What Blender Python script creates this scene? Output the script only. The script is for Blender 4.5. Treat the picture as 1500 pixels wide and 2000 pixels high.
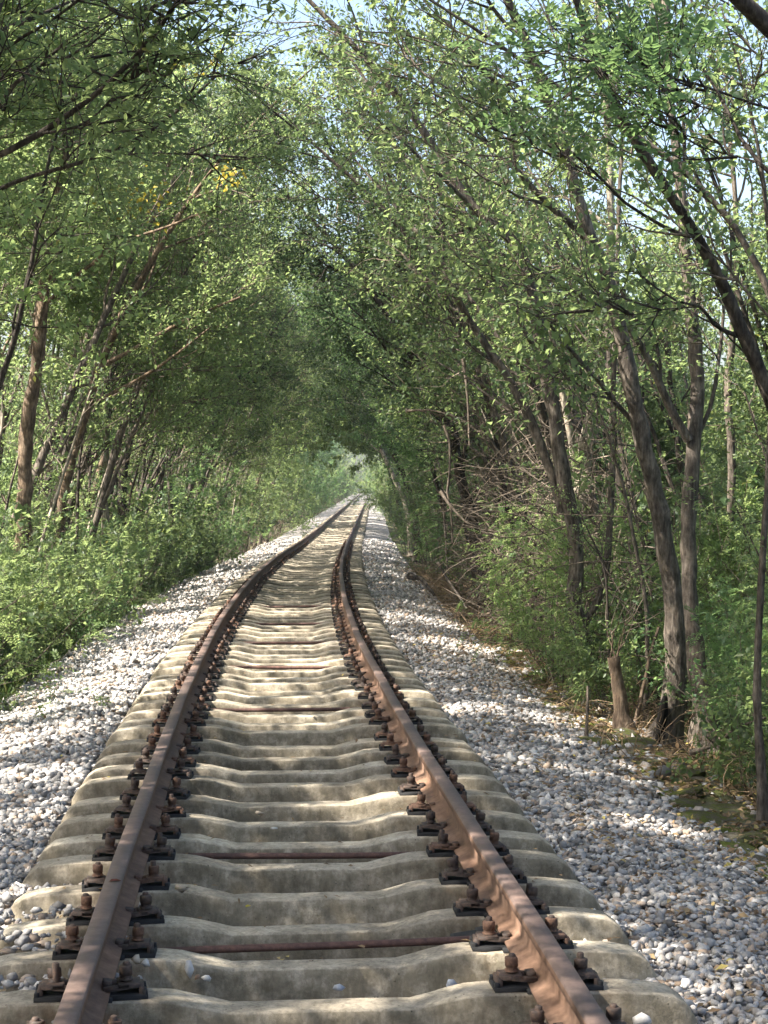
import bpy, math, random
import numpy as np
from mathutils import Vector, Matrix, Euler

for o in list(bpy.data.objects):
    bpy.data.objects.remove(o, do_unlink=True)
sc = bpy.context.scene
COL = sc.collection
R = math.radians
rnd = random.Random(11)
rng = np.random.default_rng(7)

# ------------------------------------------------------------------ camera, sky, sun, exposure
F, CX, HY, ZC = 3500.0, 750.0, 943.0, 1.69
cd = bpy.data.cameras.new('camera')
cam = bpy.data.objects.new('camera', cd); COL.objects.link(cam)
cam.location = (0, 0, ZC); cam.rotation_euler = (R(90), 0, 0)
cd.sensor_fit = 'VERTICAL'; cd.sensor_height = 24.0; cd.lens = 24.0 * F / 2000.0
cd.shift_y = -(1000.0 - HY) / 2000.0
cd.clip_start = 0.1; cd.clip_end = 3000
sc.camera = cam

SUN_AZ, SUN_EL = R(-110), R(49)      # azimuth from +Y towards +X
world = bpy.data.worlds.new('World'); sc.world = world; world.use_nodes = True
wn = world.node_tree.nodes; wl = world.node_tree.links
sky = wn.new('ShaderNodeTexSky'); sky.sky_type = 'NISHITA'; sky.sun_disc = False
sky.sun_elevation = SUN_EL; sky.sun_rotation = SUN_AZ % (2 * math.pi)
sky.dust_density = 4.0; sky.air_density = 1.0
wl.new(sky.outputs[0], wn['Background'].inputs[0]); wn['Background'].inputs[1].default_value = 0.09
sd = bpy.data.lights.new('sun', 'SUN'); sd.energy = 5.0; sd.angle = R(0.53); sd.color = (1.0, 0.93, 0.82)
sun = bpy.data.objects.new('sun', sd); COL.objects.link(sun)
tosun = Vector((math.sin(SUN_AZ) * math.cos(SUN_EL), math.cos(SUN_AZ) * math.cos(SUN_EL), math.sin(SUN_EL)))
sun.rotation_euler = tosun.to_track_quat('Z', 'Y').to_euler()
sc.view_settings.view_transform = 'Standard'; sc.view_settings.look = 'None'
sc.view_settings.exposure = 2.28; sc.view_settings.gamma = 1.0
sc.view_settings.use_curve_mapping = False
sc.cycles.max_bounces = 10; sc.cycles.diffuse_bounces = 4; sc.cycles.transmission_bounces = 6; sc.cycles.glossy_bounces = 2

# ------------------------------------------------------------------ helpers
def img(px, py, d):
    return np.array([(px - CX) / F * d, d, ZC + (HY - py) / F * d])

def mesh_raw(name, verts, loops, sizes, mats=(), smooth=False, mat_idx=None):
    me = bpy.data.meshes.new(name)
    verts = np.asarray(verts, dtype=np.float32); loops = np.asarray(loops, dtype=np.int32); sizes = np.asarray(sizes, dtype=np.int32)
    me.vertices.add(len(verts)); me.vertices.foreach_set('co', verts.ravel())
    me.loops.add(len(loops)); me.loops.foreach_set('vertex_index', loops)
    me.polygons.add(len(sizes))
    starts = np.concatenate([[0], np.cumsum(sizes)[:-1]]).astype(np.int32)
    me.polygons.foreach_set('loop_start', starts); me.polygons.foreach_set('loop_total', sizes)
    if mat_idx is not None: me.polygons.foreach_set('material_index', np.asarray(mat_idx, dtype=np.int32))
    if smooth: me.polygons.foreach_set('use_smooth', np.ones(len(sizes), dtype=bool))
    me.update(calc_edges=True); me.validate()
    for m in mats: me.materials.append(m)
    return me

def link(name, me, parent=None, loc=None, **props):
    o = bpy.data.objects.new(name, me); COL.objects.link(o)
    if parent is not None: o.parent = parent
    if loc is not None: o.location = loc
    for k, v in props.items(): o[k] = v
    return o

def thing(name, label, cat, loc=(0, 0, 0), group=None):
    o = bpy.data.objects.new(name, None); COL.objects.link(o); o.location = loc
    o.empty_display_size = 0.2
    o['label'] = label; o['category'] = cat
    if group: o['group'] = group
    return o

def tag(o, label, cat, group=None):
    o['label'] = label; o['category'] = cat
    if group: o['group'] = group
    return o

def copy_tree(src, label, loc, rz=0.0, scale=1.0, group=None):
    r = src.copy(); COL.objects.link(r)
    r.location = loc; r.rotation_euler = (0, 0, rz); r.scale = (scale, scale, scale)
    r['label'] = label
    if group: r['group'] = group
    for ch in src.children:
        c = ch.copy(); COL.objects.link(c); c.parent = r
        for g in ch.children:
            d = g.copy(); COL.objects.link(d); d.parent = c
    return r

def unit(v):
    v = np.asarray(v, float); n = np.linalg.norm(v, axis=-1, keepdims=True); return v / np.maximum(n, 1e-9)

# ------------------------------------------------------------------ materials
def mat(name, rough=0.9, spec=0.3):
    m = bpy.data.materials.new(name); m.use_nodes = True
    nt = m.node_tree; b = nt.nodes['Principled BSDF']
    b.inputs['Roughness'].default_value = rough; b.inputs['Specular IOR Level'].default_value = spec
    return m, nt, nt.nodes, nt.links, b

def ramp(n, stops):
    r = n.new('ShaderNodeValToRGB'); e = r.color_ramp.elements
    while len(e) > 1: e.remove(e[-1])
    e[0].position, e[0].color = stops[0][0], (*stops[0][1], 1)
    for p, c in stops[1:]:
        x = e.new(p); x.color = (*c, 1)
    return r

def noise(n, l, vec, scale, detail=6, rough=0.6):
    t = n.new('ShaderNodeTexNoise'); t.inputs['Scale'].default_value = scale; t.inputs['Detail'].default_value = detail
    t.inputs['Roughness'].default_value = rough
    if vec is not None: l.new(vec, t.inputs['Vector'])
    return t

def mixc(n, l, fac, a, b, mode='MIX'):
    m = n.new('ShaderNodeMix'); m.data_type = 'RGBA'; m.blend_type = mode
    for s, v in ((0, fac), (6, a), (7, b)):
        if hasattr(v, 'is_linked'): l.new(v, m.inputs[s])
        elif isinstance(v, (int, float)): m.inputs[s].default_value = v
        else: m.inputs[s].default_value = (*v, 1)
    return m.outputs[2]

def bump(n, l, height, b, strength, dist):
    x = n.new('ShaderNodeBump'); x.inputs['Strength'].default_value = strength; x.inputs['Distance'].default_value = dist
    l.new(height, x.inputs['Height']); l.new(x.outputs[0], b.inputs['Normal']); return x

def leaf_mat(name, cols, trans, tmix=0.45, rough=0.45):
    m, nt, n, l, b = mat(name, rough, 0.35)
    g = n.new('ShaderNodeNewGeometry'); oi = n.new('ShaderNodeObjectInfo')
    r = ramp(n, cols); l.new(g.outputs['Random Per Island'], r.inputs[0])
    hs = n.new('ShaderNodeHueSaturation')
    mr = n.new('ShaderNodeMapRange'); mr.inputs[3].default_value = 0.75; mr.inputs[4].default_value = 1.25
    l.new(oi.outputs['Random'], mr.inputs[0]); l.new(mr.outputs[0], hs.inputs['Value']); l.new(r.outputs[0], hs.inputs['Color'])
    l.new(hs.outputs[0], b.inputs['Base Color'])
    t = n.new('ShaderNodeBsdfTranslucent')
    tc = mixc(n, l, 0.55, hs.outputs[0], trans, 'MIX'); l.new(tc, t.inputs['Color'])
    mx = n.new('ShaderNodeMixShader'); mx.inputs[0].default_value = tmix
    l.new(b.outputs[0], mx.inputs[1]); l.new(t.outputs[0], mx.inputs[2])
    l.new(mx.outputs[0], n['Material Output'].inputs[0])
    return m

M = {}
m_, nt_, n_, l_, b_ = mat('hollow_shade_black', .95, .1); b_.inputs['Base Color'].default_value = (.008, .007, .006, 1); M['hollow_shade'] = m_  # near-black tone painting the shade inside the trunk hollow
M['leaf'] = leaf_mat('leaf_green', [(0, (0.035, 0.064, 0.030)), (0.4, (0.049, 0.085, 0.038)), (0.75, (0.062, 0.102, 0.043)), (0.97, (0.075, 0.108, 0.029)), (1, (0.174, 0.158, 0.021))], (0.46, 0.58, 0.22), 0.56)
M['leaf_cool'] = leaf_mat('leaf_cool', [(0, (0.031, 0.064, 0.033)), (0.5, (0.044, 0.086, 0.041)), (1, (0.056, 0.108, 0.046))], (0.38, 0.58, 0.20), 0.55)
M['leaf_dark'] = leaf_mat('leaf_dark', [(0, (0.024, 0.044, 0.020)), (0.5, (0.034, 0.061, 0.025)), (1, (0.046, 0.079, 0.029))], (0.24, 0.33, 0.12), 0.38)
M['leaf_bright'] = leaf_mat('leaf_bright', [(0, (0.046, 0.097, 0.029)), (0.6, (0.062, 0.122, 0.034)), (1, (0.084, 0.140, 0.040))], (0.56, 0.68, 0.26), 0.58)
M['leaf_yellow'] = leaf_mat('leaf_yellow', [(0, (0.40, 0.30, 0.03)), (1, (0.50, 0.42, 0.06))], (0.7, 0.55, 0.08), 0.5)
M['litter'] = leaf_mat('dead_leaf', [(0, (0.10, 0.06, 0.03)), (0.5, (0.20, 0.13, 0.07)), (0.85, (0.32, 0.23, 0.12)), (1, (0.40, 0.33, 0.08))], (0.3, 0.2, 0.1), 0.2, 0.7)
M['grass'] = leaf_mat('grass_blade', [(0, (0.028, 0.061, 0.016)), (0.7, (0.046, 0.086, 0.021)), (1, (0.125, 0.122, 0.051))], (0.25, 0.36, 0.07), 0.35)

def bark(name, a, b_, c):
    m, nt, n, l, b = mat(name, 0.9, 0.2)
    tc = n.new('ShaderNodeTexCoord'); mp = n.new('ShaderNodeMapping'); mp.inputs['Scale'].default_value = (1, 1, 0.22)
    l.new(tc.outputs['Object'], mp.inputs[0])
    n1 = noise(n, l, mp.outputs[0], 38, 8, 0.65); n2 = noise(n, l, tc.outputs['Object'], 6.5, 5, 0.65)
    r = ramp(n, [(0.36, a), (0.5, b_), (0.64, c)]); l.new(n1.outputs[0], r.inputs[0])
    r2 = ramp(n, [(0.40, (0.62, 0.62, 0.62)), (0.52, (0.95, 0.95, 0.94)), (0.60, (1.30, 1.28, 1.22))]); l.new(n2.outputs[0], r2.inputs[0])
    l.new(mixc(n, l, 1.0, r.outputs[0], r2.outputs[0], 'MULTIPLY'), b.inputs['Base Color'])
    bump(n, l, n1.outputs[0], b, 0.8, 0.02)
    return m
M['bark'] = bark('bark_greybrown', (0.045, 0.036, 0.030), (0.100, 0.083, 0.069), (0.165, 0.142, 0.122))
M['bark_dark'] = bark('bark_dark', (0.022, 0.018, 0.015), (0.050, 0.041, 0.035), (0.095, 0.080, 0.068))
M['bark_warm'] = bark('bark_warm', (0.058, 0.040, 0.028), (0.125, 0.090, 0.064), (0.20, 0.152, 0.112))
M['bark_pale'] = bark('bark_pale', (0.14, 0.115, 0.092), (0.25, 0.215, 0.175), (0.36, 0.32, 0.27))
M['twig'] = bark('twig_bark', (0.070, 0.055, 0.042), (0.13, 0.105, 0.085), (0.21, 0.175, 0.14))
M['dry_twig'] = bark('dry_twig', (0.11, 0.075, 0.045), (0.20, 0.14, 0.09), (0.32, 0.25, 0.17))

def concrete():
    m, nt, n, l, b = mat('sleeper_concrete', 0.92, 0.25)
    tc = n.new('ShaderNodeTexCoord'); oi = n.new('ShaderNodeObjectInfo')
    ad = n.new('ShaderNodeVectorMath'); ad.operation = 'MULTIPLY_ADD'
    l.new(oi.outputs['Random'], ad.inputs[0]); ad.inputs[1].default_value = (37, 11, 5); l.new(tc.outputs['Object'], ad.inputs[2])
    v = ad.outputs[0]
    n1 = noise(n, l, v, 4.0, 6, 0.6); n2 = noise(n, l, v, 60, 6, 0.7); n3 = noise(n, l, v, 14, 5, 0.65)
    r = ramp(n, [(0.3, (0.255, 0.218, 0.166)), (0.5, (0.360, 0.314, 0.246)), (0.7, (0.455, 0.408, 0.332))]); l.new(n1.outputs[0], r.inputs[0])
    r2 = ramp(n, [(0.3, (0.62, 0.62, 0.60)), (0.5, (1, 1, 1)), (0.75, (1.18, 1.17, 1.12))]); l.new(n2.outputs[0], r2.inputs[0])
    c = mixc(n, l, 1.0, r.outputs[0], r2.outputs[0], 'MULTIPLY')
    # algae on the steep faces, deepened where upright to paint shade against the tops
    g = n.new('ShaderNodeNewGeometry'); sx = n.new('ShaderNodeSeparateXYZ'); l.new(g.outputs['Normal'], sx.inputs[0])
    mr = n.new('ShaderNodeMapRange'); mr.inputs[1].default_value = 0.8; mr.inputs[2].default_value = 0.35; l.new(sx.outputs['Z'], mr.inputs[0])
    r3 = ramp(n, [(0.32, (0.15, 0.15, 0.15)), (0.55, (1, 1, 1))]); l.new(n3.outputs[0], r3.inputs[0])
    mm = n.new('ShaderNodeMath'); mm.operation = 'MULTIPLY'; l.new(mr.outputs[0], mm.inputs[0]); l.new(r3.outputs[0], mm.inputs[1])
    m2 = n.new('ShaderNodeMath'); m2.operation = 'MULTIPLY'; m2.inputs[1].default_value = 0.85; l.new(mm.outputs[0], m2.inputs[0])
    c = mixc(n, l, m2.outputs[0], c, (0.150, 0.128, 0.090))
    vo = n.new('ShaderNodeTexVoronoi'); vo.inputs['Scale'].default_value = 42; l.new(v, vo.inputs['Vector'])
    rp = ramp(n, [(0.10, (1, 1, 1)), (0.17, (0, 0, 0))]); l.new(vo.outputs['Distance'], rp.inputs[0])
    n4 = noise(n, l, v, 9, 2); rq = ramp(n, [(0.52, (0, 0, 0)), (0.6, (1, 1, 1))]); l.new(n4.outputs[0], rq.inputs[0])
    pm = n.new('ShaderNodeMath'); pm.operation = 'MULTIPLY'; l.new(rp.outputs[0], pm.inputs[0]); l.new(rq.outputs[0], pm.inputs[1])
    c = mixc(n, l, pm.outputs[0], c, (0.11, 0.095, 0.07))
    # rust run-off round the rail seats
    so = n.new('ShaderNodeSeparateXYZ'); l.new(tc.outputs['Object'], so.inputs[0])
    ab = n.new('ShaderNodeMath'); ab.operation = 'ABSOLUTE'; l.new(so.outputs[0], ab.inputs[0])
    sb = n.new('ShaderNodeMath'); sb.operation = 'SUBTRACT'; l.new(ab.outputs[0], sb.inputs[0]); sb.inputs[1].default_value = .7525
    a2 = n.new('ShaderNodeMath'); a2.operation = 'ABSOLUTE'; l.new(sb.outputs[0], a2.inputs[0])
    m3 = n.new('ShaderNodeMapRange'); m3.inputs[1].default_value = .30; m3.inputs[2].default_value = .05; m3.inputs[4].default_value = .75; l.new(a2.outputs[0], m3.inputs[0])
    n5 = noise(n, l, v, 11, 5, .7); r5 = ramp(n, [(0.42, (0, 0, 0)), (0.66, (1, 1, 1))]); l.new(n5.outputs[0], r5.inputs[0])
    m4 = n.new('ShaderNodeMath'); m4.operation = 'MULTIPLY'; l.new(m3.outputs[0], m4.inputs[0]); l.new(r5.outputs[0], m4.inputs[1])
    c = mixc(n, l, m4.outputs[0], c, (0.15, 0.088, 0.052))
    n6 = noise(n, l, v, 2.6, 6, .75); r6 = ramp(n, [(0.36, (.62, .62, .62)), (0.60, (1.1, 1.1, 1.1))]); l.new(n6.outputs[0], r6.inputs[0])
    c = mixc(n, l, 1.0, c, r6.outputs[0], 'MULTIPLY')
    mp = n.new('ShaderNodeMapping'); mp.inputs['Scale'].default_value = (1, 1, .12); l.new(v, mp.inputs[0])
    n7 = noise(n, l, mp.outputs[0], 26, 5, .7); r7 = ramp(n, [(0.34, (.66, .66, .64)), (0.56, (1.06, 1.06, 1.06))]); l.new(n7.outputs[0], r7.inputs[0])
    c = mixc(n, l, .8, c, r7.outputs[0], 'MULTIPLY')
    hv_ = n.new('ShaderNodeHueSaturation'); mq = n.new('ShaderNodeMapRange'); mq.inputs[3].default_value = .80; mq.inputs[4].default_value = 1.16
    l.new(oi.outputs['Random'], mq.inputs[0]); l.new(mq.outputs[0], hv_.inputs['Value']); l.new(c, hv_.inputs['Color']); c = hv_.outputs[0]
    l.new(c, b.inputs['Base Color']); bump(n, l, n2.outputs[0], b, 0.6, 0.008)
    return m
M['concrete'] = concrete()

def rusty(name, a, b_, c, sc_=30, rough=0.75):
    m, nt, n, l, b = mat(name, rough, 0.4)
    tc = n.new('ShaderNodeTexCoord'); oi = n.new('ShaderNodeObjectInfo')
    ad = n.new('ShaderNodeVectorMath'); ad.operation = 'MULTIPLY_ADD'
    l.new(oi.outputs['Random'], ad.inputs[0]); ad.inputs[1].default_value = (17, 31, 7); l.new(tc.outputs['Object'], ad.inputs[2])
    n1 = noise(n, l, ad.outputs[0], sc_, 8, 0.7); n2 = noise(n, l, ad.outputs[0], 2.2, 4, 0.6)
    r = ramp(n, [(0.3, a), (0.5, b_), (0.7, c)]); l.new(n1.outputs[0], r.inputs[0])
    r2 = ramp(n, [(0.35, (0.72, 0.74, 0.78)), (0.65, (1.22, 1.16, 1.1))]); l.new(n2.outputs[0], r2.inputs[0])
    l.new(mixc(n, l, 1.0, r.outputs[0], r2.outputs[0], 'MULTIPLY'), b.inputs['Base Color'])
    bump(n, l, n1.outputs[0], b, 0.35, 0.004)
    return m
M['rail_top'] = rusty('rail_head_worn', (0.075, 0.052, 0.045), (0.105, 0.074, 0.064), (0.140, 0.100, 0.086), 22, 0.6)
M['rail_side'] = rusty('rail_side_rust', (0.085, 0.048, 0.032), (0.130, 0.077, 0.051), (0.19, 0.118, 0.080), 18, 0.85)
M['iron'] = rusty('fastener_iron', (0.022, 0.016, 0.014), (0.050, 0.034, 0.027), (0.100, 0.060, 0.042), 60, 0.7)
M['iron_rust'] = rusty('fastener_rust', (0.050, 0.028, 0.020), (0.095, 0.052, 0.034), (0.16, 0.090, 0.056), 60, 0.8)
M['rod'] = rusty('rod_rust', (0.040, 0.020, 0.016), (0.075, 0.038, 0.030), (0.12, 0.062, 0.048), 40, 0.7)
m, nt, n, l, b = mat('rubber', 0.8, 0.3); b.inputs['Base Color'].default_value = (0.016, 0.016, 0.017, 1)
nz = noise(n, l, n.new('ShaderNodeTexCoord').outputs['Object'], 70); bump(n, l, nz.outputs[0], b, 0.4, 0.003); M['rubber'] = m

def stone_mat(name, use_island=True):
    m, nt, n, l, b = mat(name, 0.85, 0.3)
    tc = n.new('ShaderNodeTexCoord'); g = n.new('ShaderNodeNewGeometry'); oi = n.new('ShaderNodeObjectInfo')
    r = ramp(n, [(0, (0.10, 0.095, 0.09)), (0.14, (0.19, 0.185, 0.183)), (0.42, (0.30, 0.292, 0.287)), (0.62, (0.39, 0.374, 0.362)), (0.76, (0.35, 0.275, 0.215)), (0.85, (0.18, 0.135, 0.10)), (0.92, (0.45, 0.428, 0.405)), (1.0, (0.54, 0.52, 0.50))])
    l.new((g.outputs['Random Per Island'] if use_island else oi.outputs['Random']), r.inputs[0])
    n1 = noise(n, l, tc.outputs['Object'], 45, 6, 0.7); r2 = ramp(n, [(0.3, (0.72, 0.71, 0.70)), (0.6, (1.1, 1.1, 1.1))]); l.new(n1.outputs[0], r2.inputs[0])
    l.new(mixc(n, l, 1.0, r.outputs[0], r2.outputs[0], 'MULTIPLY'), b.inputs['Base Color'])
    bump(n, l, n1.outputs[0], b, 0.5, 0.005)
    return m
M['gravel'] = stone_mat('ballast_gravel'); M['stone'] = stone_mat('ballast_single', False)

def bed_mat():
    m, nt, n, l, b = mat('ballast_bed', 0.95, 0.2)
    tc = n.new('ShaderNodeTexCoord')
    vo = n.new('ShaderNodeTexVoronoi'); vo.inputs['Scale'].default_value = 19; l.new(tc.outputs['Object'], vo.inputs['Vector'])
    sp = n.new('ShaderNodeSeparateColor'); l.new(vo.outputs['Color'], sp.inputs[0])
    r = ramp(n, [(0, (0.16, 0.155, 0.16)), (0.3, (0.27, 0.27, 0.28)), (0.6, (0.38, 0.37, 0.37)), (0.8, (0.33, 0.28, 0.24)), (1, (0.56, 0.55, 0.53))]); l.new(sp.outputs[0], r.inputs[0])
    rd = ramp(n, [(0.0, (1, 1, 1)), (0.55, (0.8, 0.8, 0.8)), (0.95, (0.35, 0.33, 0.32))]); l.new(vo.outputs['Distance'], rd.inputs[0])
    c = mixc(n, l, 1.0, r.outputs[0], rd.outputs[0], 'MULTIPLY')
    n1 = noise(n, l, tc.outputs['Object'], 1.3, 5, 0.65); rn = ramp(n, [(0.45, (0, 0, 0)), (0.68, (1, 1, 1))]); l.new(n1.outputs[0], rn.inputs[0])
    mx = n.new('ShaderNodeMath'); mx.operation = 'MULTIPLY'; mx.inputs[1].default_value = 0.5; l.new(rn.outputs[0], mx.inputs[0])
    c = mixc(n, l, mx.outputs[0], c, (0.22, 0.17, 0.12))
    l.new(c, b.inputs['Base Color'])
    inv = n.new('ShaderNodeMath'); inv.operation = 'SUBTRACT'; inv.inputs[0].default_value = 1; l.new(vo.outputs['Distance'], inv.inputs[1])
    bump(n, l, inv.outputs[0], b, 1.0, 0.03)
    return m
M['bed'] = bed_mat()

def soil_mat(name, a, b_, c, moss=None):
    m, nt, n, l, b = mat(name, 0.95, 0.15)
    tc = n.new('ShaderNodeTexCoord')
    n1 = noise(n, l, tc.outputs['Object'], 24, 8, 0.75); n2 = noise(n, l, tc.outputs['Object'], 2.4, 5, 0.65)
    r = ramp(n, [(0.3, a), (0.5, b_), (0.68, c)]); l.new(n1.outputs[0], r.inputs[0])
    col = r.outputs[0]
    if moss:
        rm = ramp(n, [(0.42, (0, 0, 0)), (0.58, (1, 1, 1))]); l.new(n2.outputs[0], rm.inputs[0])
        mc = ramp(n, [(0.3, moss[0]), (0.7, moss[1])]); l.new(n1.outputs[0], mc.inputs[0])
        col = mixc(n, l, rm.outputs[0], col, mc.outputs[0])
    l.new(col, b.inputs['Base Color']); bump(n, l, n1.outputs[0], b, 1.0, 0.05)
    return m
M['soil'] = soil_mat('forest_soil', (0.040, 0.028, 0.020), (0.085, 0.060, 0.040), (0.15, 0.115, 0.075), ((0.035, 0.055, 0.018), (0.06, 0.09, 0.025)))
M['moss'] = soil_mat('mossy_stone', (0.07, 0.06, 0.045), (0.13, 0.115, 0.085), (0.20, 0.18, 0.14), ((0.075, 0.100, 0.020), (0.17, 0.19, 0.040)))
M['rock'] = soil_mat('grey_rock', (0.16, 0.16, 0.155), (0.26, 0.255, 0.25), (0.36, 0.35, 0.34))

# ------------------------------------------------------------------ track line
kd = np.array([-12, 0, 5.32, 7.69, 10.9, 17.3, 23.6, 32, 40, 59, 81, 105, 164, 328, 420.])
kx = np.array([1.05, 0.24, -.163, -.346, -.575, -.974, -1.268, -1.53, -1.69, -1.95, -2.10, -2.24, -2.55, -3.5, -4.0])
kz = np.array([0, 0, 0, 0, 0, -.03, -.05, -.08, -.14, -.36, -.44, -.42, -.40, -.27, -.6])
yy = np.arange(-12, 420, 0.25)
def smooth(a, w):
    k = np.exp(-0.5 * (np.arange(-3 * w, 3 * w + 1) / w) ** 2); k /= k.sum()
    p = np.pad(a, 3 * w, mode='reflect', reflect_type='odd'); return np.convolve(p, k, 'valid')
xx = smooth(np.interp(yy, kd, kx), 8); zz = smooth(np.interp(yy, kd, kz), 10)
hh = np.gradient(xx, yy)
tx = lambda y: np.interp(y, yy, xx)
tz = lambda y: np.interp(y, yy, zz)
th = lambda y: np.interp(y, yy, hh)
def track_pt(y, u, z=0.0):
    a = math.atan(float(th(y)))
    return np.array([float(tx(y)) + u * math.cos(a), y - u * math.sin(a), float(tz(y)) + z])

pu = np.array([-200, -60, -12, -6, -4, -3.2, -2.85, -2.6, -1.6, -1.3, -.7, .7, 1.3, 1.6, 2.15, 2.4, 2.85, 3.2, 5, 12, 60, 200.])
pz = np.array([-1.5, -1.4, -1.2, -.95, -.75, -.55, -.42, -.30, -.12, -.12, -.20, -.20, -.155, -.15, -.235, -.30, -.33, -.50, -.75, -1.1, -1.4, -1.5])
gz_prof = lambda u: np.interp(u, pu, pz)
def hnoise(x, y, s=1.0):
    x = np.asarray(x, float) * s; y = np.asarray(y, float) * s
    return (np.sin(x * 1.7 + 1.3 * np.sin(y * 1.1)) + np.sin(y * 2.3 + 1.7 * np.sin(x * 0.9 + 2)) + 0.5 * np.sin(x * 4.7 + y * 3.9) + .5 * np.sin(y * 5.3 - x * 3.1)) / 3
def ground_z(x, y):
    u = x - tx(y); return gz_prof(u) + tz(y) + 0.03 * hnoise(x, y, 2.0)

def strip(name, us, ys, zoff, m, rough, **props):
    U, Y = np.meshgrid(us, ys); X = tx(Y) + U
    Z = gz_prof(U) + tz(Y) + zoff + rough * hnoise(X, Y, 6.0) + rough * 0.7 * hnoise(Y, X, 13.0)
    v = np.stack([X, Y, Z], -1).reshape(-1, 3); nu, ny = len(us), len(ys)
    i = np.arange(ny - 1)[:, None] * nu + np.arange(nu - 1)[None, :]
    f = np.stack([i, i + 1, i + nu + 1, i + nu], -1).reshape(-1)
    me = mesh_raw(name, v, f, np.full((ny - 1) * (nu - 1), 4), [m], True)
    return link(name, me, **props)
ysA = np.concatenate([np.arange(-12, 40, 0.2), np.arange(40, 120, 1.0), np.arange(120, 420, 6.0)])
us = np.concatenate([[-200, -100, -60, -30], np.arange(-16, -2.7, 0.5), [-2.7, -2.4], [-1.5, 0, 1.5], [2.0, 2.35], np.arange(2.5, 16, 0.5), [30, 60, 100, 200]])
gr = strip('ground', us, ysA, -0.05, M['soil'], 0.03, kind='structure')
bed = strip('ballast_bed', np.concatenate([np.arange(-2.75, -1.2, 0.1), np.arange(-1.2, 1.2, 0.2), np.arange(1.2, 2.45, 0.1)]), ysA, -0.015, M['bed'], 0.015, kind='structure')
moss = strip('mossy_bank', np.arange(2.3, 3.0, 0.07), np.arange(6, 24, 0.12), 0.012, M['moss'], 0.03, kind='structure')

# the air of the tunnel
hm = bpy.data.materials.new('haze'); hm.use_nodes = True; hn = hm.node_tree.nodes; hn.remove(hn['Principled BSDF'])
pv = hn.new('ShaderNodeVolumePrincipled'); pv.inputs['Color'].default_value = (.86, .93, 1.0, 1); pv.inputs['Density'].default_value = .00035; pv.inputs['Anisotropy'].default_value = .2
hm.node_tree.links.new(pv.outputs[0], hn['Material Output'].inputs['Volume'])
hv = [(x, y, z) for z in (-4, 15) for x, y in ((-215, -20), (215, -20), (215, 440), (-215, 440))]
link('haze', mesh_raw('haze', hv, [0, 3, 2, 1, 4, 5, 6, 7, 0, 1, 5, 4, 1, 2, 6, 5, 2, 3, 7, 6, 3, 0, 4, 7], [4] * 6, [hm]), kind='stuff')
sc.cycles.volume_bounces = 0
# ------------------------------------------------------------------ rails
def rail(u0, label):
    # 50 kg rail profile, x across, z up from the foot underside
    half = [(.066, 0), (.066, .010), (.030, .024), (.010, .034), (.0085, .085), (.012, .106), (.034, .116), (.035, .142), (.029, .152)]
    prof = half + [(-x, z) for x, z in reversed(half)]
    ys = np.concatenate([np.arange(-3, 30, 0.3), np.arange(30, 120, 0.8), np.arange(120, 400, 3)])
    P = np.array(prof); nP = len(P); verts = []
    for y in ys:
        c = track_pt(y, u0, 0.018); a = math.atan(float(th(y)))
        # slight wander of an old rail
        w = 0.003 * math.sin(y * 0.9 + u0) + 0.0015 * math.sin(y * 2.3)
        s = np.array([math.cos(a), -math.sin(a), 0])
        verts.append(c + np.outer(P[:, 0] + w, s) + np.outer(P[:, 1], [0, 0, 1]))
    v = np.concatenate(verts); faces, mi = [], []
    for i in range(len(ys) - 1):
        for k in range(nP):
            k2 = (k + 1) % nP
            faces.append((i * nP + k, (i + 1) * nP + k, (i + 1) * nP + k2, i * nP + k2))
            mi.append(0 if k in (7, 8, 9) else 1)
    me = mesh_raw('rail', v, np.array(faces).ravel(), np.full(len(faces), 4), [M['rail_top'], M['rail_side']], False, mi)
    return tag(link('rail', me), label, 'rail', 'rails of the track')
rail(-0.7525, 'rusty steel rail with dark fasteners, the one on the shrub side of the track')
rail(0.7525, 'rusty steel rail with sunlit orange web, the one beside the big leaning trunks')

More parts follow.
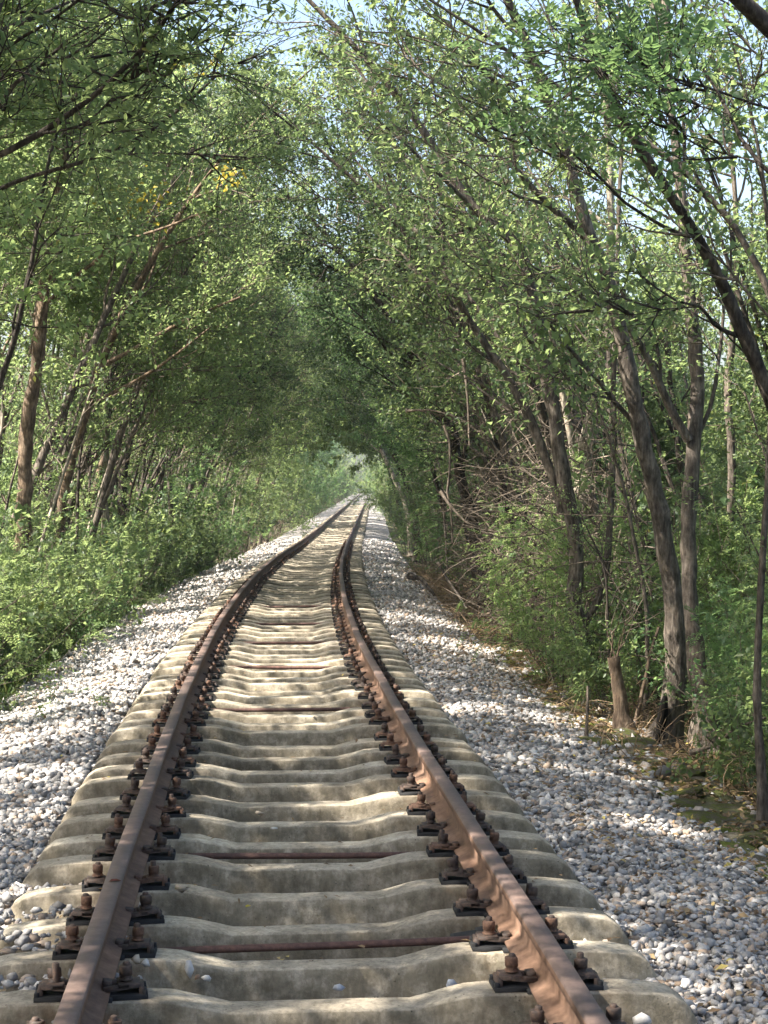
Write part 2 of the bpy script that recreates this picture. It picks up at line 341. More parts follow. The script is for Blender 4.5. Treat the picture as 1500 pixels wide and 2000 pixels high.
# ------------------------------------------------------------------ sleepers and fasteners
def sleeper_mesh(seed):
    r = np.random.default_rng(seed)
    xs = np.array([-1.25, -1.245, -1.215, -1.17, -1.10, -1.0, -.9, -.8, -.7, -.62, -.55, -.48, -.42, -.36, -.3, -.2, -.1, 0, .1, .2, .3, .36, .42, .48, .55, .62, .7, .8, .9, 1.0, 1.1, 1.17, 1.215, 1.245, 1.25])
    top = np.interp(np.abs(xs), [0, .30, .48, .55, 1.04, 1.17, 1.225, 1.25], [-.046, -.046, -.006, 0, .0, -.022, -.06, -.11])
    wt = np.interp(np.abs(xs), [0, .3, .5, 1.0, 1.2, 1.25], [.066, .068, .082, .084, .074, .06])
    wb = np.interp(np.abs(xs), [0, .3, .6, 1.2, 1.25], [.122, .124, .145, .145, .135])
    V = []
    for x, t, a, b_ in zip(xs, top, wt, wb):
        t += r.normal(0, .0006)
        h_ = [(-b_, -.24), (-(a + .010 + (b_ - a) * .45), t - .10), (-(a + .012), t - .034), (-(a + .0035), t - .006), (-(a - .002), t), (-(a - .026), t + .001)]
        p = h_ + [(0, t + .001 + r.normal(0, .001))] + [(-q, w) for q, w in reversed(h_)]
        jx, jz = r.normal(0, .0006, 2)
        V += [(x, y + r.normal(0, .0009) + jx, z + r.normal(0, .0008) + jz) for y, z in p]
    k = 13; fs = []
    for i in range(len(xs) - 1):
        for j in range(k - 1):
            fs.append((i * k + j, (i + 1) * k + j, (i + 1) * k + j + 1, i * k + j + 1))
    L = [i for f in fs for i in f]; S = [4] * len(fs)
    L += list(range(k)); S.append(k)
    e = (len(xs) - 1) * k; L += list(range(e + k - 1, e - 1, -1)); S.append(k)
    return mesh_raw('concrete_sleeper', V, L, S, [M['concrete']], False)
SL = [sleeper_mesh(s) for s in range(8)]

def boxes(name, items, m):
    V, Fc = [], []
    for (cx, cy, cz, sx, sy, sz, tilt) in items:
        b0 = len(V); c, s = math.cos(tilt), math.sin(tilt); e = 0.14
        for zz_, f in ((-.5, 1), (.5 - e, 1), (.5, 1 - e)):
            for xx_, yy_ in ((-.5, -.5), (.5, -.5), (.5, .5), (-.5, .5)):
                x, z = xx_ * sx * f, zz_ * sz
                V.append((cx + x * c - z * s, cy + yy_ * sy * f, cz + x * s + z * c))
        for h in (0, 4):
            for k in range(4):
                Fc.append((b0 + h + k, b0 + h + (k + 1) % 4, b0 + h + 4 + (k + 1) % 4, b0 + h + 4 + k))
        Fc.append((b0 + 8, b0 + 9, b0 + 10, b0 + 11))
    return mesh_raw(name, V, np.array(Fc).ravel(), [4] * len(Fc), [m])

def lathe(name, prof, seg, m, off=(0, 0), hexz=None):
    V, Fc = [], []
    for r_, z in prof:
        for k in range(seg):
            a = 2 * math.pi * k / seg; V.append((off[0] + r_ * math.cos(a), off[1] + r_ * math.sin(a), z))
    for i in range(len(prof) - 1):
        for k in range(seg):
            Fc.append((i * seg + k, i * seg + (k + 1) % seg, (i + 1) * seg + (k + 1) % seg, (i + 1) * seg + k))
    L = [i for f in Fc for i in f] + list(range((len(prof) - 1) * seg, len(prof) * seg)); S = [4] * len(Fc) + [seg]
    return mesh_raw(name, V, L, S, [m])
# local frame of a fastener: x points away from the rail, origin at the bolt, z=0 on the sleeper
def clip_mesh(m): return boxes('rail_clip', [(-.035, -.034, .034, .085, .020, .016, .10), (-.035, .034, .034, .085, .020, .016, .10), (.008, 0, .040, .075, .088, .014, 0), (.048, 0, .020, .018, .095, .036, 0), (-.062, 0, .046, .03, .05, .012, -.1)], m)
CLIP = [clip_mesh(M['iron']), clip_mesh(M['iron_rust'])]
PLATE = boxes('base_plate', [(.0, 0, .007, .135, .125, .016, 0), (.058, -.048, .018, .016, .02, .018, 0), (.058, .048, .018, .016, .02, .018, 0)], M['rubber'])
BOLT = lathe('bolt', [(.012, .04), (.012, .106), (.009, .110)], 8, M['iron'])
NUT = [lathe('nut', [(.026, .047), (.026, .051), (.019, .052), (.021, .056), (.021, .059), (.018, .060), (.0235, .063), (.0235, .090), (.020, .094), (.012, .094)], 6, mm) for mm in (M['iron'], M['iron_rust'])]
PAD = boxes('rail_pad', [(0, 0, .008, .15, .17, .015, 0)], M['rubber'])

ORD = ['first', 'second', 'third', 'fourth', 'fifth', 'sixth', 'seventh', 'eighth', 'ninth', 'tenth', 'eleventh', 'twelfth']
rods = [6.83, 8.42, 13.45, 16.75, 19.45, 22.5, 25.6]
s_pos = [4.28, 4.83]
y = 5.38
while y < 175:
    s_pos.append(y + rnd.uniform(-.028, .028)); y += 0.545
def sleeper_label(y):
    k = sum(1 for r_ in rods if r_ < y + 0.05)
    if k == 0:
        j = sum(1 for q in s_pos if y < q < rods[0])
        return f"pale concrete sleeper, {ORD[j]} one on the near side of the nearest gauge rod"
    if k < len(rods) or y < rods[-1] + 3.0:
        j = sum(1 for q in s_pos if rods[k - 1] < q + 0.05 and q < y - 0.01)
        return f"pale concrete sleeper, {ORD[j]} one beyond the {ORD[k-1]} gauge rod from the camera"
    if y < 60: return 'pale concrete sleeper in the distant stretch where the rails swing right'
    return 'pale concrete sleeper half sunk in grey ballast at the far end of the line'
nfar = 0
for i, y in enumerate(s_pos):
    p = track_pt(y, 0); a = math.atan(float(th(y)))
    e = thing('concrete_sleeper', sleeper_label(y), 'sleeper', p, 'concrete sleepers under the rails')
    e.rotation_euler = (rnd.gauss(0, .012), rnd.gauss(0, .004), -a + rnd.gauss(0, .008))
    e.location.z += rnd.gauss(-.004, .006) - (0.0 if y < 45 else 0.02)
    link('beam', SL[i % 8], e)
    if y > 62: continue
    for u in (-.7525, .7525):
        if y < 25: link('rail_pad', PAD, e, (u, 0, 0))
        for s in (-1, 1):
            rz = 0 if s > 0 else math.pi
            x = u + s * .115
            rz += rnd.gauss(0, .07)
            k = 1 if rnd.random() < .38 else 0
            c = link('rail_clip', CLIP[k], e, (x, 0, .002)); c.rotation_euler = (0, 0, rz)
            if y < 30:
                link('base_plate', PLATE, c)
                bo = link('bolt', BOLT, c)
            nu = link('nut', NUT[k if rnd.random() < .7 else 1 - k], c); nu.rotation_euler = (rnd.gauss(0, .07), rnd.gauss(0, .07), rnd.uniform(0, 1)); nu.location.z = rnd.uniform(-.004, .010)

def tubes(lines, default_sides=6):
    """lines: list of (pts[N,3], rad[N], sides) -> verts, loops, sizes (batched)"""
    groups = {}
    for p, r_, s in lines: groups.setdefault((len(p), s), []).append((p, r_))
    VV, LL, SS, off = [], [], [], 0
    for (N, s), it in groups.items():
        P = np.array([a for a, _ in it]); Rr = np.array([b_ for _, b_ in it]); B = len(it)
        T = np.gradient(P, axis=1); T = unit(T)
        ref = np.where(np.abs(T[..., 2:3]) > .9, np.array([1., 0, 0]), np.array([0, 0, 1.]))
        ref = np.repeat(ref[:, :1], N, axis=1)
        S1 = unit(np.cross(T, ref)); S2 = np.cross(T, S1)
        ang = np.arange(s) * 2 * math.pi / s
        Rm = np.repeat(Rr[:, :, None], s, axis=2)
        if s >= 8:
            zc_ = P[:, :, 2:3] + P[:, :, 0:1] * .6; A_ = ang[None, None, :]
            Rm = Rm * (1 + .07 * np.sin(3 * A_ + zc_ * 3.1) + .05 * np.sin(5 * A_ - zc_ * 7.3 + 1) + .06 * np.sin(zc_ * 5.7 + A_))
        ring = P[:, :, None, :] + Rm[:, :, :, None] * (np.cos(ang)[None, None, :, None] * S1[:, :, None, :] + np.sin(ang)[None, None, :, None] * S2[:, :, None, :])
        VV.append(ring.reshape(-1, 3))
        base = off + (np.arange(B) * N * s)[:, None, None] + (np.arange(N - 1) * s)[None, :, None]
        k = np.arange(s)[None, None, :]; k2 = (np.arange(s) + 1)[None, None, :] % s
        f = np.stack([base + k, base + k2, base + s + k2, base + s + k], -1).reshape(-1)
        LL.append(f); SS.append(np.full(B * (N - 1) * s, 4)); off += B * N * s
    return np.concatenate(VV), np.concatenate(LL), np.concatenate(SS)

def tube_mesh(name, lines, m): return mesh_raw(name, *tubes(lines), [m], True)

for i, y in enumerate(rods):
    y = min(s_pos, key=lambda q: abs(q + .16 - y)) + .165
    p = track_pt(y, 0, -.030); a = math.atan(float(th(y)))
    lab = f"rusty round gauge rod lying across the track between the rails, {ORD[i]} from the camera" if i else 'rusty round gauge rod across the track, the nearest one, by a black pad'
    e = thing('gauge_rod', lab, 'gauge rod', p, 'gauge rods across the track'); e.rotation_euler = (0, rnd.gauss(0, .01), -a)
    pts = np.stack([np.linspace(-.86, .86, 12), .004 * np.sin(np.linspace(0, 6, 12)), .004 * np.cos(np.linspace(0, 4, 12))], 1)
    link('rod', tube_mesh('rod', [(pts, np.full(12, .0145), 8)], M['rod']), e)
    for s in (-1, 1):
        jm = boxes('jaw', [(s * .66, 0, .028, .035, .05, .075, 0), (s * .845, 0, .028, .035, .05, .075, 0), (s * .625, 0, 0, .022, .042, .042, .0)], M['iron'])
        link('jaw', jm, e)

# ------------------------------------------------------------------ ballast stones
def ico():
    t = (1 + 5 ** .5) / 2
    v = unit(np.array([(-1, t, 0), (1, t, 0), (-1, -t, 0), (1, -t, 0), (0, -1, t), (0, 1, t), (0, -1, -t), (0, 1, -t), (t, 0, -1), (t, 0, 1), (-t, 0, -1), (-t, 0, 1)], float))
    f = np.array([(0, 11, 5), (0, 5, 1), (0, 1, 7), (0, 7, 10), (0, 10, 11), (1, 5, 9), (5, 11, 4), (11, 10, 2), (10, 7, 6), (7, 1, 8), (3, 9, 4), (3, 4, 2), (3, 2, 6), (3, 6, 8), (3, 8, 9), (4, 9, 5), (2, 4, 11), (6, 2, 10), (8, 6, 7), (9, 8, 1)])
    return v, f
IV, IF = ico()
OV = np.array([(1, 0, 0), (-1, 0, 0), (0, 1, 0), (0, -1, 0), (0, 0, 1), (0, 0, -1)], float)
OF = np.array([(0, 2, 4), (2, 1, 4), (1, 3, 4), (3, 0, 4), (2, 0, 5), (1, 2, 5), (3, 1, 5), (0, 3, 5)])
IVAR = [IV * (1 + rng.normal(0, .30, (12, 1))) for _ in range(14)]
OVAR = [OV * (1 + rng.normal(0, .22, (6, 1))) + rng.normal(0, .14, (6, 3)) for _ in range(10)]
def rot_batch(n, r):
    q = r.normal(size=(n, 4)); q /= np.linalg.norm(q, axis=1, keepdims=True); w, x, y, z = q.T
    return np.stack([np.stack([1 - 2 * (y * y + z * z), 2 * (x * y - z * w), 2 * (x * z + y * w)], -1), np.stack([2 * (x * y + z * w), 1 - 2 * (x * x + z * z), 2 * (y * z - x * w)], -1), np.stack([2 * (x * z - y * w), 2 * (y * z + x * w), 1 - 2 * (x * x + y * y)], -1)], 1)
def rotz_batch(a):
    c, s = np.cos(a), np.sin(a); z = np.zeros_like(a); o = np.ones_like(a)
    return np.stack([np.stack([c, -s, z], -1), np.stack([s, c, z], -1), np.stack([z, z, o], -1)], 1)
sp = np.array(s_pos)
def scatter(n, y0, y1, u0, u1, avoid=True):
    y = rng.uniform(y0, y1, n); u = rng.uniform(u0, u1, n)
    ok = np.abs(u + tx(y)) < (y + .8) * (800 / F) + 0.15            # near the field of view
    if avoid:
        # inside the sleeper bodies stones only lie in the cribs
        yc = y + u * th(y)
        dist = np.min(np.abs(yc[:, None] - sp[None, :]), axis=1) if len(sp) else 9
        ok &= (np.abs(u) > 1.27) | (dist > 0.115)
    return y[ok], u[ok]
def stones_at(y, u, size, r):
    x = tx(y) + u
    inside = np.abs(u) < 1.27
    z = gz_prof(u) + tz(y) + 0.015 * hnoise(x, y, 6.0)
    crib = np.where(np.abs(u) < .62, -.185, -.135 + np.where(u < 0, .095, .03) * np.clip((9.0 - y) / 2.0, 0, 1) + .02 * hnoise(y, u, 5)); z = np.where(inside, crib + tz(y) - 0.015 * np.abs(hnoise(x, y, 4)), z)
    return np.stack([x, y, z + size * r.uniform(.0, .55, len(y))], -1)
def stone_cloud(pos, size, variants, faces, r):
    n = len(pos); k = len(variants[0]); idx = r.integers(0, len(variants), n)
    V = np.array(variants)[idx] * (size[:, None, None] * np.stack([r.uniform(.8, 1.25, n), r.uniform(.6, 1.0, n), r.uniform(.42, .8, n)], -1)[:, None, :])
    tl = rot_batch(n, r); zr = rotz_batch(r.uniform(0, 6.28, n))
    A = np.where((r.random(n) < .35)[:, None, None], tl, zr)
    V = np.einsum('nij,nkj->nki', A, V) + pos[:, None, :]
    f = (faces[None] + (np.arange(n) * k)[:, None, None]).reshape(-1)
    return V.reshape(-1, 3), f, n * len(faces)
VV, LL, NF, off = [], [], 0, 0
singles = []
def add_cloud(dens, y0, y1, u0, u1, s0, s1, kind):
    global off, NF
    n = int(dens * (y1 - y0) * (u1 - u0)); y, u = scatter(n, y0, y1, u0, u1)
    size = s0 + (s1 * 1.25 - s0) * rng.random(len(y)) ** 1.7; pos = stones_at(y, u, size, rng)
    if kind == 'ico' and y0 < 7:
        near = np.where((y < 7.6))[0]
        order = near[np.argsort(-(size[near] / y[near]))][:130]
        for i in order: singles.append((pos[i] + np.array([0, 0, size[i] * .3]), size[i] * 1.02))
    V, f, nf = stone_cloud(pos, size, IVAR if kind == 'ico' else OVAR, IF if kind == 'ico' else OF, rng)
    VV.append(V); LL.append(f + off); off += len(V); NF += nf
for (u0, u1) in ((-2.7, -1.22), (-1.22, 1.22), (1.22, 2.45)):
    c = abs(u0) < 1.3 and abs(u1) < 1.3
    add_cloud(1700 if not c else 600, 4.2, 10, u0, u1, .010, .024, 'ico')
    add_cloud(950 if not c else 150, 10, 18, u0, u1, .014, .030, 'ico')
    add_cloud(560 if not c else 120, 18, 34, u0, u1, .022, .040, 'oct')
    add_cloud(200 if not c else 60, 34, 70, u0, u1, .032, .055, 'oct')
add_cloud(45, 6, 22, 2.4, 3.0, .02, .05, 'ico')
gv = mesh_raw('gravel', np.concatenate(VV), np.concatenate(LL), np.full(NF, 3), [M['gravel']])
link('gravel', gv, bed, kind='stuff')
STM = [mesh_raw('ballast_stone', v * np.array([1.1, .85, .62]), IF.ravel(), np.full(20, 3), [M['stone']]) for v in IVAR]
for p, s in singles[:300]:
    o = link('ballast_stone', rnd.choice(STM), bed, p); o.scale = (s * rnd.uniform(.9, 1.1),) * 3
    o.rotation_euler = (rnd.gauss(0, .35), rnd.gauss(0, .35), rnd.uniform(0, 6.28))

def white_mat(nm, c):
    m, nt, n, l, b = mat(nm, 0.8, .3); tc = n.new('ShaderNodeTexCoord'); q = noise(n, l, tc.outputs['Object'], 30, 6)
    r = ramp(n, [(0.3, tuple(x * .75 for x in c)), (0.65, c)]); l.new(q.outputs[0], r.inputs[0]); l.new(r.outputs[0], b.inputs['Base Color']); bump(n, l, q.outputs[0], b, .5, .004); return m
M['st_white'] = white_mat('white_stone', (.50, .48, .46)); M['st_blue'] = white_mat('blue_grey_stone', (.33, .35, .39)); M['st_brown'] = white_mat('brown_stone', (.24, .15, .10)); M['st_tan'] = white_mat('tan_stone', (.46, .39, .31))
def loose_stone(px, py, d, size, mk, label, squash=(1.1, .8, .75), tilt=0.):
    seed = int(px * 7 + py) % 14
    p = img(px, py, d)
    me = mesh_raw('loose_stone', IVAR[seed] * np.array(squash) * size, IF.ravel(), np.full(20, 3), [M[mk]])
    o = link('loose_stone', me, None, p); o.rotation_euler = (0, tilt, rnd.uniform(0, 6)); tag(o, label, 'stone')
def depth_at(py, z): return F * (ZC - z) / (py - HY)
for px, py, z, s, mk, lab, sq in [
    (368, 1893, -.03, .028, 'st_white', 'pointed white stone standing upright on a sleeper near the left rail', (.7, .6, 1.3)),
    (404, 1910, -.04, .020, 'st_white', 'small pale stone beside a brown chip, next to the pointed white stone', (1.1, .8, .6)),
    (386, 1908, -.03, .013, 'st_brown', 'small red brown chip wedged between two white stones on a sleeper', (1.2, .8, .6)),
    (880, 1923, -.08, .032, 'st_blue', 'large blue grey stone lodged against a sleeper inside the right rail', (1.0, .7, .8)),
    (985, 1918, -.08, .040, 'st_white', 'biggest white stone beside the inner fastener of the right rail', (1.2, .9, .8)),
    (660, 1929, -.06, .020, 'st_blue', 'lone grey stone in the middle between the two rails, near the bottom', (1.2, .9, .7)),
    (720, 1880, -.06, .016, 'st_brown', 'flat brown chip resting on a sleeper midway between the rails', (1.4, .8, .4)),
    (268, 1873, .02, .020, 'st_tan', 'tan stone perched on an inner fastener of the left rail', (.9, .8, 1.0)),
    (285, 1880, .02, .017, 'st_white', 'white stone propped against the inner fastener of the left rail', (.9, .8, 1.0)),
    (880, 1940, -.06, .018, 'st_tan', 'small tan stone just below the large blue grey one', (1.1, .9, .6)),
    (1257, 1992, -.05, .032, 'st_white', 'round whitish stone on the sleeper end outside the right rail', (1.0, .9, .8)),
    (900, 1815, -.05, .018, 'st_white', 'white pebble beside the black pad near the right rail', (1.1, .9, .6)),
    (1185, 1843, -.04, .028, 'st_tan', 'cream coloured stone in the crib outside the right rail', (1.2, .9, .7)),
    (505, 1588, -.03, .024, 'st_tan', 'sunlit cream stone lying on a sleeper left of the track centre', (1.4, .9, .6)),
    (535, 1618, -.04, .018, 'st_white', 'pale flat chip on the sleeper just below the sunlit cream stone', (1.3, .9, .5)),
    (350, 1735, .03, .026, 'st_tan', 'long tan stone squeezed against the outer foot of the left rail', (1.5, .7, .7)),
    ]:
    loose_stone(px, py, depth_at(py, z), s, mk, lab, sq)
# the rounded rock by the mossy bank
def blob(seed, m, name, sub=2):
    import bmesh
    bm = bmesh.new(); bmesh.ops.create_icosphere(bm, subdivisions=sub, radius=1); r = random.Random(seed)
    ph = [r.uniform(0, 6) for _ in range(6)]
    for v in bm.verts:
        c = v.co; k = 1 + .12 * math.sin(3 * c.x + ph[0]) + .1 * math.sin(4 * c.y + ph[1]) + .08 * math.sin(5 * c.z + ph[2]) + .06 * math.sin(7 * c.x + 6 * c.y + ph[3])
        v.co = c * k
    me = bpy.data.meshes.new(name); bm.to_mesh(me); bm.free(); me.materials.append(m)
    for p in me.polygons: p.use_smooth = True
    return me
p = img(1297, 1508, depth_at(1515, -.27))
o = link('round_rock', blob(4, M['rock'], 'round_rock'), None, p); o.scale = (.055, .04, .038); tag(o, 'rounded pale grey rock with shadowed base at the edge of the mossy bank', 'rock')
MS = [blob(20 + k, M['moss'], 'mossy_stone', 2) for k in range(5)]
for k in range(46):
    y = rnd.uniform(8.2, 19); u = rnd.uniform(2.35, 2.95)
    o = link('mossy_stone', MS[k % 5], moss, (float(tx(y)) + u, y, float(gz_prof(u) + tz(y)) + .0)); s = rnd.uniform(.05, .15)
    o.scale = (s * 1.5, s, s * .38); o.rotation_euler = (rnd.gauss(0, .12), rnd.gauss(0, .12), rnd.gauss(0, .3))

# ------------------------------------------------------------------ leaves and trees
def leaves_mesh(name, pos, axis, nrm, L, W, m, hexa=False):
    pos = np.asarray(pos, float); n = len(pos); axis = unit(axis); side = unit(np.cross(axis, nrm)); nn = np.cross(side, axis)
    L = np.asarray(L)[:, None]; W = np.asarray(W)[:, None]
    if hexa:
        V = np.stack([pos, pos + axis * L * .28 + side * W * .46 + nn * W * .14, pos + axis * L * .66 + side * W * .38 + nn * W * .08, pos + axis * L - nn * L * .12,
                      pos + axis * L * .66 - side * W * .38 + nn * W * .08, pos + axis * L * .28 - side * W * .46 + nn * W * .14], 1)
        f = np.array([0, 1, 2, 3, 0, 3, 4, 5]); k = 6; sz = 4
    else:
        V = np.stack([pos, pos + axis * L * .45 + side * W * .5 + nn * W * .15, pos + axis * L - nn * L * .1, pos + axis * L * .45 - side * W * .5 + nn * W * .15], 1)
        f = np.array([0, 1, 2, 0, 2, 3]); k = 4; sz = 3
    loops = (f[None] + (np.arange(n) * k)[:, None]).reshape(-1)
    return mesh_raw(name, V.reshape(-1, 3), loops, np.full(n * 2, sz), [m])

class Plant:
    def __init__(s, seed, curl=.16, up=.05, bias=(0, 0, 0), nc=(0, 6, 4), tw=.42, lr=(.0, .018, .008, .0035), ang=(35, 65), bare=0.0):
        s.r = np.random.default_rng(seed); s.lines = {0: [], 1: [], 2: [], 3: []}; s.nodes = []; s.curl = curl; s.up = up
        s.bias = np.array(bias, float); s.nc = nc; s.tw = tw; s.lr = lr; s.ang = ang; s.bare = bare
    def main(s, pts, rad, sides=9, lvl=0, n=None):
        pts = np.asarray(pts, float); rad = np.asarray(rad, float)
        t = np.concatenate([[0], np.cumsum(np.linalg.norm(np.diff(pts, axis=0), axis=1))])
        n = n or max(8, int(t[-1] / .16)); tt = np.linspace(0, t[-1], n)
        # Catmull-like smoothing by dense interpolation + blur
        P = np.stack([np.interp(tt, t, pts[:, k]) for k in range(3)], 1); Rr = np.interp(tt, t, rad)
        if n > 10:
            for _ in range(3): P[1:-1] = .25 * P[:-2] + .5 * P[1:-1] + .25 * P[2:]
        P[1:-1] += s.r.normal(0, .10, (n - 2, 3)) * Rr[1:-1, None] * 1.0
        Rr = Rr * (1 + s.r.normal(0, .05, n))
        if lvl == 0: Rr = Rr * (1 + .75 * np.exp(-tt / .14))
        s.lines[lvl].append((P, Rr, sides)); return P, Rr
    def grow(s, p, d, L, lvl, r0=None, bias=None):
        r = s.r; n = {1: 7, 2: 5, 3: 4}[lvl]; d = unit(d); P = [np.array(p, float)]; D = [d]
        b = s.bias if bias is None else bias
        for k in range(n - 1):
            d = unit(d + r.normal(0, s.curl, 3) + np.array([0, 0, s.up]) + b * (.10 if lvl == 1 else .05)); P.append(P[-1] + d * L / (n - 1)); D.append(d)
        P = np.array(P); r0 = r0 or s.lr[lvl]
        s.lines[lvl].append((P, np.linspace(r0, r0 * .35, n), {1: 6, 2: 4, 3: 3}[lvl]))
        if lvl < 3:
            m = s.nc[lvl]; m = int(m) + (r.random() < m % 1)
            for k in range(m):
                t = r.uniform(.22, 1.0) if k else 1.0
                i = min(int(t * (n - 1)), n - 2); q = P[i] + (P[i + 1] - P[i]) * (t * (n - 1) - i)
                dd = D[i]; pr = unit(np.cross(dd, r.normal(size=3))); a = math.radians(r.uniform(*s.ang)) * (1 if k else .4)
                s.grow(q, dd * math.cos(a) + pr * math.sin(a), (L * r.uniform(.4, .65) if lvl == 1 else s.tw * r.uniform(.6, 1.3)), lvl + 1)
        if lvl >= 2 and r.random() > s.bare:
            for t in np.arange(.25 if lvl == 2 else .1, 1.001, .16 if lvl == 3 else .2):
                i = min(int(t * (n - 1)), n - 2); q = P[i] + (P[i + 1] - P[i]) * (t * (n - 1) - i); s.nodes.append((q, D[i]))
    def dress(s, P, Rr, t0, t1, m, L, bias=None, spread=1.0, updir=.35):
        r = s.r; n = len(P); T = unit(np.gradient(P, axis=0))
        for k in range(m):
            t = t0 + (t1 - t0) * (k + r.random()) / m; i = min(int(t * (n - 1)), n - 1)
            pr = unit(np.cross(T[i], r.normal(size=3))) * spread
            b = s.bias if bias is None else np.asarray(bias, float)
            d = unit(T[i] * .55 + pr * .8 + b * .5 + np.array([0, 0, updir]))
            s.grow(P[i], d, L * r.uniform(.65, 1.25) * (1.1 - .35 * t), 1, r0=min(Rr[i] * .55, s.lr[1] * 1.3))
    def leaf_arrays(s, per, l0, l1, w=.55, pinnate=0.0, flat=.5, jit=.05):
        r = s.r; q = np.array([a for a, _ in s.nodes]); D = np.array([b for _, b in s.nodes])
        npn = r.random(len(q)) < pinnate
        out = []
        a, dd = q[~npn], D[~npn]
        if len(a):
            a = np.repeat(a, per, 0); dd = np.repeat(dd, per, 0); n = len(a)
            ax = unit(dd * .5 + r.normal(0, .75, (n, 3)) + np.array([0, 0, -.22])); nr = unit(r.normal(0, flat, (n, 3)) + np.array([0, 0, 1.]))
            a = a + r.normal(0, jit, (n, 3)); L = r.uniform(l0, l1, n); out.append((a, ax, nr, L, L * w * r.uniform(.85, 1.2, n)))
        a, dd = q[npn], D[npn]
        if len(a):
            n = len(a); ax = unit(dd * .7 + r.normal(0, .6, (n, 3)) + np.array([0, 0, .0])); nr = unit(r.normal(0, .35, (n, 3)) + np.array([0, 0, 1.])); sd = unit(np.cross(ax, nr)); nr = np.cross(sd, ax)
            RL = r.uniform(.14, .22, n)
            for k in range(6):
                t = .2 + .8 * k / 5.0
                base = a + ax * (RL * t)[:, None] + np.array([0, 0, -1.]) * (RL * .25 * t * t)[:, None]
                for sg in (-1, 1):
                    L = l1 * .72 * r.uniform(.85, 1.1, n) * (1 - .25 * abs(t - .55)); out.append((base, unit(sd * sg + ax * .35 + r.normal(0, .12, (n, 3))), unit(nr + r.normal(0, .18, (n, 3))), L, L * .46))
            out.append((a + ax * RL[:, None] + np.array([0, 0, -1.]) * (RL * .25)[:, None], ax, nr, np.full(n, l1 * .72), np.full(n, l1 * .34)))
        return [np.concatenate([o[k] for o in out]) for k in range(5)]
    def build(s, name, label, cat, barkm, leafm, per=3, l0=.045, l1=.075, hexa=False, pinnate=0.0, group=None, loc=None, limbs=True, flat=.5, thin=1.0, trunk_name='trunk', w=.55, minz=None, jit=.05):
        P0 = s.lines[0][0][0][0] if s.lines[0] else np.zeros(3)
        base = np.array(P0 if loc is None else loc)
        e = thing(name, label, cat, base, group)
        sh = lambda ls: [(p - base, r_, k) for p, r_, k in ls]
        tr = tube_mesh('trunk', sh(s.lines[0]), M[barkm]); link(trunk_name, tr, e)
        if limbs:
            for ln in s.lines[1]: link('limb', tube_mesh('limb', sh([ln]), M[barkm]), e)
        elif s.lines[1]: s.lines[2] = s.lines[2] + s.lines[1]
        tw = s.lines[2] + s.lines[3]
        if tw: link('twigs', tube_mesh('twigs', sh(tw), M['twig' if barkm != 'bark_dark' else 'bark_dark']), e, kind='stuff')
        if s.nodes:
            A = s.leaf_arrays(per, l0, l1, w, pinnate, flat, jit)
            if minz is not None:
                k = A[0][:, 2] > minz; A = [a[k] for a in A]
            if thin < 1:
                k = s.r.random(len(A[0])) < thin; A = [a[k] for a in A]
            A[0] = A[0] - base; link('crown', leaves_mesh('crown', *A, M[leafm], hexa), e, kind='stuff')
        return e

def poly(pts, d0, d1):
    pts = np.array(pts, float); t = np.linspace(0, 1, len(pts)); d = d0 + (d1 - d0) * t
    return np.array([img(a, b_, c) for (a, b_), c in zip(pts, d)])
def rads(ws, n, d): return np.interp(np.linspace(0, 1, n), np.linspace(0, 1, len(ws)), ws) / 2 / F * d

TREES = []
def key_tree(seed, pts, d0, d1, ws, label, barkm='bark', leafm='leaf', limbs=(), side=1, t0=.45, m=8, L=1.5, name='leaning_tree', per=3, hexa=False, pin=.0, ext=2.5, base_flare=1.25, l0=.05, l1=.08, bare=.3, curl=.16):
    """trunk and main limbs follow points read off the photograph, placed at their own distance; the crown grows from them"""
    P = poly(pts, d0, d1); rr = rads(ws, len(P), (d0 + d1) / 2) * (.72 if side < 0 else .76); rr[0] *= base_flare
    # set the foot on the ground
    gz = float(ground_z(P[0][0], P[0][1])) - .08
    if P[0][2] > gz + .05:
        foot = P[0] + (P[0] - P[1]) * .25; foot[2] = gz; P = np.vstack([foot, P]); rr = np.concatenate([[rr[0] * 1.1], rr])
    else: P[0][2] = gz
    bias = np.array([-side * .9, 0, .25])
    if side > 0 and d0 < 19 and per == 3: per, bare = 2, .34
    T = Plant(seed, bias=bias, bare=bare, curl=curl)
    # go on above the frame, arching over the line
    d = unit(P[-1] - P[-2]); q = P[-1].copy(); r_ = rr[-1]; k = max(2, int(ext / .6))
    ex, er = [], []
    for i in range(k):
        d = unit(d + np.array([-side * .12, T.r.normal(0, .06), .04])); q = q + d * .6; ex.append(q.copy()); er.append(r_ * (1 - .7 * (i + 1) / k))
    if ext > 0: P = np.vstack([P, ex]); rr = np.concatenate([rr, er])
    Pp, Rr = T.main(P, rr, 10)
    T.dress(Pp, Rr, t0, 1.0, max(4, int(m * .75)) if side > 0 and d0 < 19 else m, L, spread=1.0)
    for lp, ld0, ld1, lw, lm, lL in limbs:
        A, ar = T.main(poly(lp, ld0, ld1), rads(lw, len(lp), (ld0 + ld1) / 2) * .8, 7, 1)
        if lm: T.dress(A, ar, .35, 1.0, lm, lL)
    e = T.build(name, label, 'tree', barkm, leafm, per, l0, l1, hexa, pin)
    TREES.append(e); return e

